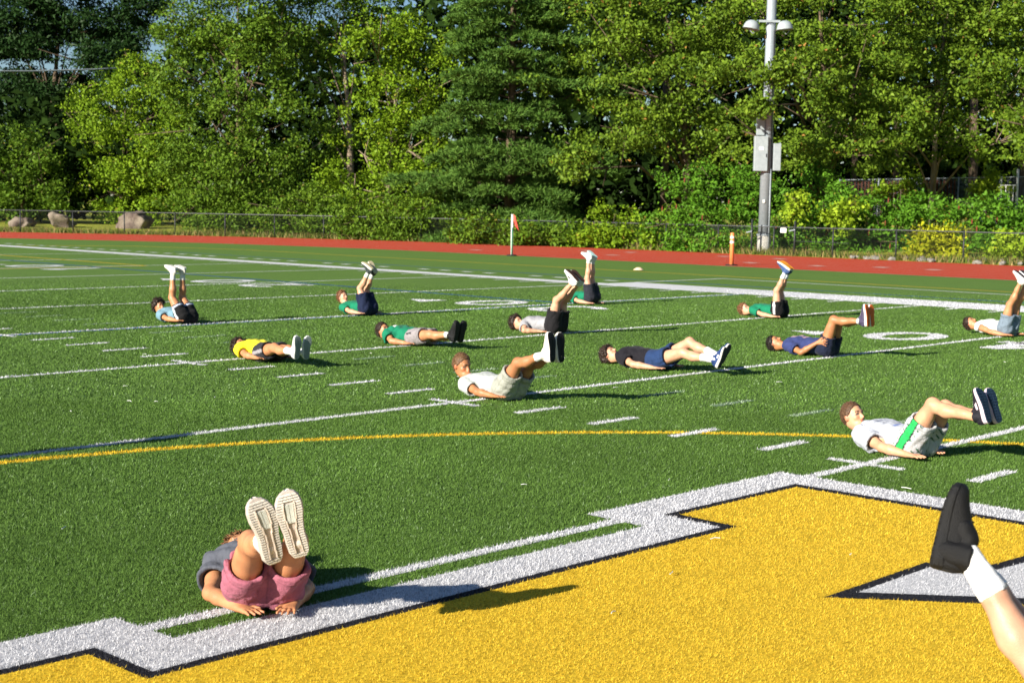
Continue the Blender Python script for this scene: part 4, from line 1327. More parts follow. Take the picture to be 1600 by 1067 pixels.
        slab(0.55, 0.82, -0.36, -0.03, -0.005 * s, 0.002 * s)
        slab(0.55, 0.82, 0.01, 0.36, -0.005 * s, 0.002 * s)
        mbt.build('tread_panel', cm((0.50, 0.52, 0.48), 0.5), up)
    lm = MB()
    for t in (0.42, 0.48, 0.54, 0.60, 0.66):                                  # laces
        w_ = np.interp(t, T_, wi) * 0.42
        zz = np.interp(t, T_, toe_up) + np.interp(t, T_, hgt_) + 0.002
        lm.tube([pt(t, np.interp(t, T_, cv) - w_, zz - 0.010 * s), pt(t + 0.012, np.interp(t, T_, cv), zz - 0.002), pt(t, np.interp(t, T_, cv) + w_, zz - 0.010 * s)], 0.0035 * s, 5)
    lm.build('laces', cm(P.get('lace', (0.7, 0.7, 0.68)), 0.8), up)
    if P.get('studs'):
        sm_ = MB()
        for t in (0.10, 0.20, 0.55, 0.68, 0.80, 0.90):
            w_, c_, u_ = np.interp(t, T_, wi) * 0.62, np.interp(t, T_, cv), np.interp(t, T_, toe_up)
            for sg in (-1, 1):
                sm_.tube([pt(t, c_ + sg * w_, u_), pt(t, c_ + sg * w_, u_ - 0.012)], [0.009, 0.006], 8)
        sm_.build('studs', cm(P.get('tread'), 0.5), up)
    if 'stripe' in P:                                             # side flash
        for sg in (-1, 1):
            Q = []
            for t, zf in ((0.40, 0.40), (0.62, 0.44), (0.56, 0.62), (0.42, 0.58)):
                w_ = np.interp(t, T_, wi)
                h_ = np.interp(t, T_, hgt_)
                Q.append(pt(t, np.interp(t, T_, cv) + sg * (w_ * (1.0 - 0.10 * zf) + 0.0015), h_ * zf))
            MB().add(Q, [(0, 1, 2, 3)]).build('flash', cm(P['stripe'], 0.6), up)
    return up

def hand(fd, wr, d, down, med, s, curl=0.25, spread=0.14):
    """five fingers: wr wrist, d finger direction, down palm normal, med side of the thumb"""
    d, down, med = unit(d), unit(down), unit(med)
    k = 0.006
    for q, r_ in ((-0.026, 0.0135), (-0.009, 0.015), (0.009, 0.015), (0.025, 0.014)):
        fd.cap(wr + med * q * 0.55 * s, wr + d * 0.082 * s + med * q * s, 0.016 * s, r_ * s, 0.012)
    for q, l_, sp in ((-0.030, 0.062, -1.4), (-0.010, 0.076, -0.4), (0.010, 0.082, 0.4), (0.029, 0.074, 1.3)):
        b0 = wr + d * 0.082 * s + med * q * s
        d1 = unit(d + med * sp * spread)
        m1 = b0 + d1 * l_ * 0.5 * s - down * 0.004 * s
        e1 = m1 + unit(d1 + down * curl) * l_ * 0.5 * s
        fd.cap(b0, m1, 0.0105 * s, 0.0095 * s, k)
        fd.cap(m1, e1, 0.0095 * s, 0.0080 * s, k)
    t0 = wr + d * 0.022 * s + med * 0.026 * s
    t1 = t0 + unit(d * 0.75 + med * 0.75) * 0.045 * s
    fd.cap(t0, t1, 0.0145 * s, 0.0115 * s, 0.008)
    fd.cap(t1, t1 + unit(d * 0.95 + med * 0.3) * 0.035 * s, 0.0115 * s, 0.009 * s, k)

Yv = np.array([0, 1.0, 0])

def person(P, label, look):
    """P pose dictionary in metres, root at the seat; look: clothing and colours"""
    res = look.get('res', 0.0125)
    s = 0.5 + 0.5 * P['s']                                        # limb girth follows size, gently
    s *= look.get('girth', 1.0)
    root = empty('person', (P['root'][0], P['root'][1], 0), R(P['az']))
    tag(root, label, 'person', 'people doing leg raises on the field')
    pel, che, head = (np.array(P[k], float) for k in ('pelvis', 'chest', 'head'))
    face = unit(P['face'])
    u = unit(che - pel)
    f_ = unit(np.cross(u, -Yv))
    if f_[2] < 0:
        f_ = -f_
    hu = head - (che + u * 0.06)
    hu = unit(hu - (hu @ face) * face)
    turn = look.get('turn', 0.0)                                  # turn of the face towards +y
    face = unit(face + Yv * turn)
    hu = unit(hu - (hu @ face) * face)
    hl = np.cross(hu, face)
    A3 = (face, hl, hu)
    hs = look.get('head', 0.96)
    pts = [pel, che, head]
    for k in 'NF':
        pts += [np.array(q, float) for q in P['legs'][k][:3]] + [np.array(q, float) for q in P['arms'][k][:3]]
    pts = np.array(pts)
    lo, hi = pts.min(0) - 0.27, pts.max(0) + 0.27
    lo[2] = max(lo[2], -0.03)
    # ---- shapes shared by body and clothes
    def torso(F_, g, k=0.035):
        for sg in (-1, 1):                                         # chest and shoulder muscle
            F_.ell(che - u * 0.085 + f_ * 0.055 * s + Yv * sg * 0.075 * s, (u, Yv, f_), (0.075 * s + g, 0.075 * s + g, 0.045 * s + g), k)
        for sg in (-1, 1):
            y = Yv * sg
            F_.cap(pel + u * 0.20 + y * 0.055 * s, che - u * 0.03 + y * 0.085 * s, 0.081 * s + g, 0.087 * s + g, k)
            F_.cap(pel + y * 0.065 * s, pel + u * 0.22 + y * 0.052 * s, 0.085 * s + g, 0.079 * s + g, k)
            F_.cap(che - u * 0.02 + y * 0.09 * s, np.array(P['arms']['N' if sg < 0 else 'F'][0]), 0.072 * s + g, 0.052 * s + g, k)
        F_.cap(pel + u * 0.1 + f_ * 0.01, che - u * 0.05 + f_ * 0.01, 0.080 * s + g, 0.080 * s + g, k)
    def glute(F_, g, k=0.03):
        for sg, kk in ((-1, 'N'), (1, 'F')):
            hip, kn = np.array(P['legs'][kk][0]), np.array(P['legs'][kk][1])
            F_.cap(hip - f_ * 0.008 + Yv * sg * -0.008, hip + (kn - hip) * 0.10, 0.092 * s + g, 0.087 * s + g, k)
    neck0, neck1 = che + u * 0.03 + f_ * 0.005, head - hu * 0.055 * hs - face * 0.018
    # ---- body
    B = Field(lo, hi, res)
    torso(B, 0.0)
    glute(B, 0.0)
    B.cap(neck0, neck1, 0.062 * s, 0.052 * s, 0.03)
    for kk in 'NF':
        hip, kn, an = (np.array(q, float) for q in P['legs'][kk][:3])
        fd = np.array(P['legs'][kk][3], float)
        sh = unit(an - kn)
        back = np.cross(unit(kn - hip), Yv)                       # calf side
        back = unit(np.array([fd[0], fd[1], fd[2]]) * -1 - (-(fd @ sh)) * sh)
        B.cap(hip, kn, 0.088 * s, 0.058 * s, 0.03)
        B.cap(lerp(hip, kn, 0.15) - back * 0.012, lerp(hip, kn, 0.7) - back * 0.008, 0.080 * s, 0.060 * s, 0.03)
        B.cap(kn - sh * 0.01 - back * 0.010, kn + sh * 0.03 - back * 0.006, 0.049 * s, 0.044 * s, 0.014)
        B.ell(kn - back * 0.046 * s - unit(kn - hip) * -0.004, (back, sh, np.cross(back, sh)), (0.016 * s, 0.030 * s, 0.026 * s), 0.012)
        B.cap(lerp(kn, an, 0.10) + back * 0.020 * s + Yv * 0.014, lerp(kn, an, 0.45) + back * 0.020 * s + Yv * 0.012, 0.030 * s, 0.026 * s, 0.018)
        B.cap(lerp(kn, an, 0.10) + back * 0.020 * s - Yv * 0.014, lerp(kn, an, 0.42) + back * 0.020 * s - Yv * 0.012, 0.030 * s, 0.026 * s, 0.018)
        mid = lerp(kn, an, 0.33) + back * 0.014 * s
        B.cap(kn, mid, 0.050 * s, 0.055 * s, 0.025)
        B.cap(mid, lerp(kn, an, 0.72), 0.055 * s, 0.038 * s, 0.025)
        B.cap(lerp(kn, an, 0.66), an, 0.040 * s, 0.034 * s, 0.02)
        nf = unit(sh - (sh @ unit(fd)) * unit(fd))
        B.cap(an, an + unit(fd) * 0.055 * s + nf * 0.068, 0.029 * s, 0.016 * s, 0.008)
    for sg, kk in ((-1, 'N'), (1, 'F')):
        shd, el, wr = (np.array(q, float) for q in P['arms'][kk][:3])
        wr[2] += 0.012
        d = np.array(P['arms'][kk][3], float)
        B.cap(shd, el, 0.050 * s, 0.039 * s, 0.03)
        B.cap(lerp(shd, el, 0.1), lerp(shd, el, 0.55) + f_ * 0.006, 0.050 * s, 0.045 * s, 0.02)
        fm = lerp(el, wr, 0.3)
        B.cap(el, fm, 0.039 * s, 0.041 * s, 0.02)
        B.cap(fm, wr, 0.041 * s, 0.026 * s, 0.02)
        if kk in look.get('side_hand', ''):
            hand(B, wr, d, Yv * -sg, np.array([0, 0, 1.0]), s, 0.1, 0.30)
        else:
            dn = np.array([0, 0, -1.0])
            hand(B, wr, d, dn, np.array(look.get('med', {}).get(kk, Yv * -sg)), s, 0.18, 0.16)
    # head and face
    H = head
    B.ell(H + hu * 0.022 * hs - face * 0.012 * hs, A3, (0.098 * hs, 0.076 * hs, 0.104 * hs), 0.02)
    B.ell(H + face * 0.022 * hs - hu * 0.045 * hs, A3, (0.068 * hs, 0.058 * hs, 0.070 * hs), 0.025)
    B.cap(H + face * 0.062 * hs - hu * 0.092 * hs - hl * 0.012, H + face * 0.062 * hs - hu * 0.092 * hs + hl * 0.012, 0.021 * hs, 0.021 * hs, 0.018)
    B.cap(H + face * 0.083 * hs + hu * 0.018 * hs, H + face * 0.106 * hs - hu * 0.022 * hs, 0.009 * hs, 0.0145 * hs, 0.010)
    B.cap(H + face * 0.080 * hs + hu * 0.030 * hs - hl * 0.036, H + face * 0.080 * hs + hu * 0.030 * hs + hl * 0.036, 0.011, 0.011, 0.012)
    for sg in (-1, 1):
        B.ell(H + face * 0.088 * hs + hu * 0.008 * hs + hl * sg * 0.033 * hs, A3, (0.012, 0.014, 0.009), 0.0, True)
        B.ell(H + face * 0.060 * hs - hu * 0.020 * hs + hl * sg * 0.040 * hs, A3, (0.022, 0.02, 0.02), 0.015)
        ec = H - face * 0.012 * hs - hu * 0.006 * hs + hl * sg * 0.076 * hs
        B.ell(ec, A3, (0.020 * hs, 0.011 * hs, 0.032 * hs), 0.004)
    for q in (0.0, 1.0):
        mz = H + face * (0.087 - 0.002 * q) * hs - hu * (0.050 + 0.013 * q) * hs
        B.cap(mz - hl * 0.018, mz + hl * 0.018, 0.0075, 0.0075, 0.005)
    V_, Q_ = B.nets()
    sk = np.array(look['skin'])
    col = np.tile(sk, (len(V_), 1))
    hv = V_ - H
    hf, hh, hy = hv @ face, hv @ hu, hv @ hl
    near = (hv ** 2).sum(1) < 0.16 ** 2
    hair = np.array(look['hair'])
    lips = near & (hf > 0.078 * hs) & (np.abs(hh + 0.056 * hs) < 0.013) & (np.abs(hy) < 0.024)
    col[lips] = sk * np.array([0.85, 0.55, 0.55])
    gap = near & (hf > 0.07 * hs) & (np.abs(hh + 0.056 * hs) < 0.0035) & (np.abs(hy) < 0.021)
    col[gap] = sk * 0.25
    for sg in (-1, 1):
        eye = near & (hf > 0.068 * hs) & (np.abs(hh - 0.009 * hs) < 0.0075) & (np.abs(hy - sg * 0.033 * hs) < 0.014)
        col[eye] = np.array([0.10, 0.07, 0.06])
        brow = near & (hf > 0.070 * hs) & (np.abs(hh - 0.031 * hs) < 0.007) & (np.abs(hy - sg * 0.033 * hs) < 0.021)
        col[brow] = hair * 0.8 + sk * 0.1
        chk = near & (hf > 0.05) & (((hh + 0.028) ** 2 + (hy - sg * 0.04) ** 2) < 0.022 ** 2)
        col[chk] *= np.array([1.06, 0.84, 0.82])
        ear = near & (np.abs(hy) > 0.072 * hs) & (np.abs(hf + 0.012) < 0.03)
        col[ear] *= np.array([1.0, 0.85, 0.85])
    for kk in 'NF':
        kn = np.array(P['legs'][kk][1])
        dk = np.linalg.norm(V_ - kn, axis=1)
        col *= 1 - (np.clip(1 - dk / 0.09, 0, 1) * 0.35)[:, None] * np.array([0.05, 0.30, 0.30])
        el = np.array(P['arms'][kk][1])
        dk = np.linalg.norm(V_ - el, axis=1)
        col *= 1 - (np.clip(1 - dk / 0.06, 0, 1) * 0.35)[:, None] * np.array([0.05, 0.30, 0.30])
        wr = np.array(P['arms'][kk][2])
        dk = np.linalg.norm(V_ - wr - np.array(P['arms'][kk][3]) * 0.14, axis=1)
        col *= 1 - (np.clip(1 - dk / 0.08, 0, 1) * 0.3)[:, None] * np.array([0.02, 0.25, 0.25])
    link('body', np_mesh('body', V_, Q_, True, col), SKIN_M, root)
    # ---- hair
    hk = look.get('hair_kind', 'short')
    thick = {'buzz': 0.007, 'short': 0.013, 'curly': 0.026, 'long': 0.02}[hk] * 1.0
    Hf = Field(H - 0.17, H + 0.17, 0.006 if res < 0.009 else 0.0088)
    Hf.ell(H + hu * 0.024 * hs - face * 0.014 * hs, A3, (0.098 * hs + thick, 0.076 * hs + thick * 0.9, 0.104 * hs + thick), 0.02)
    if hk == 'long':
        Hf.cap(H - face * 0.07 * hs, H - face * 0.10 - hu * 0.10, 0.055, 0.03, 0.03)
    HW = ({'buzz': 0.0008, 'short': 0.0025, 'curly': 0.0065, 'long': 0.003}[hk], {'buzz': 160, 'short': 120, 'curly': 85, 'long': 110}[hk], 5 + int(abs(P['root'][0]) * 10))
    fa = unit(face * 1.0 - hu * 0.62)
    Hf.plane(H + face * 0.050 * hs + hu * 0.062 * hs, fa)           # hairline
    fb = unit(face * 0.75 - hu * 0.66)
    Hf.plane(H - face * 0.022 * hs - hu * 0.030 * hs, fb)           # round the ears
    Hf.plane(H - hu * 0.075 * hs, -hu)                              # nape
    Hf.wrinkle(*HW)
    hV, hQ = Hf.nets()
    rg = np.random.default_rng(3)
    hc = hair * (0.75 + 0.5 * rg.random((len(hV), 1)))
    ns_ = 2600 if res < 0.01 else 1100                             # locks standing off the cap of hair
    pick = rg.integers(len(hV), size=ns_)
    bp_ = hV[pick]
    nv = unit_rows(bp_ - (H - hu * 0.01))
    ln = {'buzz': 0.009, 'short': 0.022, 'curly': 0.032, 'long': 0.05}[hk]
    dv = nv * {'buzz': 0.9, 'short': 0.45, 'curly': 0.6, 'long': 0.2}[hk] + (-face * 0.35 - hu * 0.25) + rg.normal(size=(ns_, 3)) * {'buzz': 0.3, 'short': 0.45, 'curly': 0.8, 'long': 0.3}[hk]
    dv = unit_rows(dv)
    sv_ = unit_rows(np.cross(dv, rg.normal(size=(ns_, 3)))) * (0.003 if hk == 'buzz' else 0.0055)
    SV = np.stack([bp_ - sv_ - nv * 0.004, bp_ + sv_ - nv * 0.004, bp_ + dv * ln * (0.5 + rg.random((ns_, 1)))], 1).reshape(-1, 3)
    tri = np.concatenate([hQ[:, [0, 1, 2]], hQ[:, [0, 2, 3]], len(hV) + np.arange(ns_ * 3).reshape(-1, 3)])
    sc2 = np.repeat(hair * (0.5 + 1.0 * rg.random((ns_, 1))), 3, 0)
    link('hair', np_mesh('hair', np.concatenate([hV, SV]), tri, True, np.concatenate([hc, sc2])), HAIR_M, root)
    # ---- shirt
    T_ = Field(pts.min(0) - 0.25, pts.max(0) + 0.25, max(res * 1.08, 0.0095))
    T_.lo[2] = max(T_.lo[2], -0.03) if False else T_.lo[2]
    g = look.get('loose', 0.014)
    torso(T_, g)
    for kk in 'NF':
        shd, el = (np.array(q, float) for q in P['arms'][kk][:2])
        sl = look.get('sleeve', 0.62)
        T_.cap(shd - unit(el - shd) * 0.02, lerp(shd, el, sl), 0.052 * s + g, 0.052 * s + g * 1.7, 0.03, cut=True)
    T_.wrinkle(0.0055 * look.get('wrk', 1.0), 22, int(abs(P['root'][1]) * 100), True)
    T_.plane(pel + u * look.get('hem', 0.0), -u)
    for kk in 'NF':
        shd, el = (np.array(q, float) for q in P['arms'][kk][:2])
        T_.cap(lerp(shd, el, max(sl - 0.25, 0.05)), lerp(shd, el, sl + 0.06), 0.040 * s, 0.052 * s + g * 1.7 - 1.05 * res, 0, sub=True)
    T_.cap(neck0 + (neck1 - neck0) * 0.25, neck1, 0.066 * s, 0.085 * s, 0, sub=True)
    V_, Q_ = T_.nets()
    tc_ = np.tile(np.array(look['shirt']), (len(V_), 1))
    if look.get('print'):                                          # chest print
        q = V_ - che
        a_, b_, c_ = q @ u, q @ Yv, q @ f_
        for (a0, a1, b0, b1, cc) in look['print']:
            tc_[(a_ > a0) & (a_ < a1) & (b_ > b0) & (b_ < b1) & (c_ > 0)] = cc
    for kk in 'NF':
        shd, el = (np.array(q, float) for q in P['arms'][kk][:2])
        ax = unit(el - shd)
        t = (V_ - shd) @ ax
        sg = -1 if kk == 'N' else 1
        sel = (np.abs(t - look.get('sleeve', 0.62) * np.linalg.norm(el - shd) + 0.020) < 0.0045) & (sg * V_[:, 1] > 0.13)
        tc_[sel] *= 0.72
        tc_[(np.abs(t - 0.0) < 0.004) & (sg * V_[:, 1] > 0.12)] *= 0.8
    dn_ = np.linalg.norm(V_ - (neck0 + (neck1 - neck0) * 0.35), axis=1)
    tc_[(dn_ < 0.088 * s) & (dn_ > 0.078 * s)] *= 0.75
    link('shirt', np_mesh('shirt', V_, Q_, True, tc_), CLOTH_ATTR, root)
    # ---- shorts
    S_ = Field(pts.min(0) - 0.25, pts.max(0) + 0.25, max(res * 1.05, 0.0085))
    g = look.get('short_loose', 0.016) * 0.9
    frac = look.get('short_len', 0.62)
    glute(S_, g)
    for sg in (-1, 1):
        S_.cap(pel + Yv * sg * 0.06 * s, pel + u * 0.13 + Yv * sg * 0.055 * s, 0.094 * s + g, 0.090 * s + g, 0.03)
    for kk in 'NF':
        hip, kn = (np.array(q, float) for q in P['legs'][kk][:2])
        S_.cap(hip, lerp(hip, kn, frac), 0.094 * s + g, 0.080 * s + g * 1.5, 0.025, cut=True)
    S_.wrinkle(0.0062 * look.get('wrk', 1.0), 20, int(abs(P['root'][0]) * 100), True)
    S_.plane(pel + u * 0.115, u)
    for kk in 'NF':
        hip, kn = (np.array(q, float) for q in P['legs'][kk][:2])
        S_.cap(lerp(hip, kn, frac - 0.22), lerp(hip, kn, frac + 0.04), 0.060 * s, 0.080 * s + g * 1.5 - 0.95 * res, 0, sub=True)
    V_, Q_ = S_.nets()
    sc_ = np.tile(np.array(look['shorts']), (len(V_), 1))
    for kk in 'NF':
        hip, kn = (np.array(q, float) for q in P['legs'][kk][:2])
        ax = unit(kn - hip)
        q = V_ - hip
        t = (q @ ax) / np.linalg.norm(kn - hip)
        sg = -1 if kk == 'N' else 1
        outer = sg * (V_[:, 1] - hip[1])
        front = q @ np.cross(ax, Yv)
        if 'side_stripe' in look:
            wdt, cc = look['side_stripe']
            sel = (outer > 0.05) & (np.abs(front) < wdt) & (t > -0.1)
            sc_[sel] = cc
        if 'hem_stripe' in look:
            sel = (t > frac - 0.10) & (t < frac - 0.03) & (outer > -0.09)
            sc_[sel] = look['hem_stripe']
        if 'pocket' in look:
            sel = (outer > 0.0) & (t > -0.12) & (t < 0.22) & (np.abs(front - 0.062) < 0.011)
            sc_[sel] = look['pocket']
        if 'pattern' in look:
            ph = np.sin(V_[:, 0] * 95 + 9 * V_[:, 1]) * np.sin(V_[:, 2] * 80 + V_[:, 1] * 60)
            base_ = np.linalg.norm(sc_ - np.array(look['shorts']), axis=1) < 0.01
            sc_[(ph > 0.80) & base_] = look['pattern']
    for kk in 'NF':                                                # stitched hems and side seams
        hip, kn = (np.array(q, float) for q in P['legs'][kk][:2])
        ax = unit(kn - hip)
        q = V_ - hip
        t = (q @ ax)
        sg = -1 if kk == 'N' else 1
        outer = sg * (V_[:, 1] - hip[1])
        Lh_ = frac * np.linalg.norm(kn - hip)
        sel = (np.abs(t - Lh_ + 0.026) < 0.0045) & (outer > -0.085)
        sc_[sel] *= 0.72
        sc_[(outer > 0.05) & (np.abs(q @ np.cross(ax, Yv)) < 0.005) & (t > -0.05)] *= 0.75
        if 'panel_edge' in look:
            wdt = look['side_stripe'][0]
            sc_[(outer > 0.05) & (np.abs(np.abs(q @ np.cross(ax, Yv)) - wdt) < 0.005) & (t > -0.1)] = look['panel_edge']
    sc_[(np.abs(V_[:, 1]) < 0.0045)] *= 0.7
    link('shorts', np_mesh('shorts', V_, Q_, True, sc_), CLOTH_ATTR, root)
    # ---- socks and shoes
    for sg, kk in ((-1, 'N'), (1, 'F')):
        hip, kn, an = (np.array(q, float) for q in P['legs'][kk][:3])
        fd = np.array(P['legs'][kk][3], float)
        hsk = look.get('sock_h', 0.30)
        if hsk > 0:
            K = Field(np.minimum(lerp(an, kn, hsk), an) - 0.12, np.maximum(lerp(an, kn, hsk), an) + 0.12, 0.0065 if res < 0.01 else 0.010)
            r1 = 0.034 * s + (0.050 - 0.034) * s * min(1.0, hsk / 0.62)
            K.cap(an + unit(an - kn) * 0.005, lerp(an, kn, hsk), 0.0365 * s, r1 + 0.006, 0.01, cut=True)
            fu = unit(fd)
            nf = unit((an - kn) - ((an - kn) @ fu) * fu)
            K.cap(an, an + fu * 0.02 * s + nf * 0.05 * s, 0.035 * s, 0.026 * s, 0.01)
            K.wrinkle(0.0010, 130, 9)
            kV, kQ = K.nets()
            link('sock', np_mesh('sock', kV, kQ, True), cm(look.get('sock', (0.78, 0.78, 0.78))), root)
        sho = shoe(root, an, fd, an - kn, Yv, look.get('shoe_scale', 0.97), look, look.get('detail', False), sg)
        fu = unit(fd)                                              # padded collar round the ankle and tongue over the instep
        nf = unit((an - kn) - ((an - kn) @ fu) * fu)
        up_ = unit(kn - an)
        K = Field(an - 0.13, an + 0.13, 0.0065 if res < 0.01 else 0.0095)
        sc_s = look.get('shoe_scale', 0.97)
        pf = float(np.clip((unit(an - kn) @ fu - 0.3) / 0.4, 0, 1))   # pointed foot: the collar opens towards the shin
        K.cap(an + nf * 0.065 * sc_s - fu * 0.008, an + up_ * 0.016 * sc_s, (0.040 + 0.006 * pf) * sc_s, (0.044 + 0.006 * pf) * sc_s, 0.012, cut=True)
        K.cap(an + nf * 0.030 * sc_s + fu * 0.075 * sc_s, an + fu * 0.040 * sc_s + up_ * (0.020 - 0.03 * pf) * sc_s, (0.026 + 0.012 * pf) * sc_s, (0.017 + 0.016 * pf) * sc_s, 0.014)
        K.cap(an + nf * 0.045 * sc_s - fu * 0.045 * sc_s, an - fu * 0.036 * sc_s + up_ * 0.022 * sc_s, 0.016 * sc_s, 0.011 * sc_s, 0.012)
        K.wrinkle(0.0011, 95, 4)
        kV, kQ = K.nets()
        link('collar', np_mesh('collar', kV, kQ, True), cm(look.get('shoe', (0.7, 0.7, 0.68)), 0.6), sho)
    return root
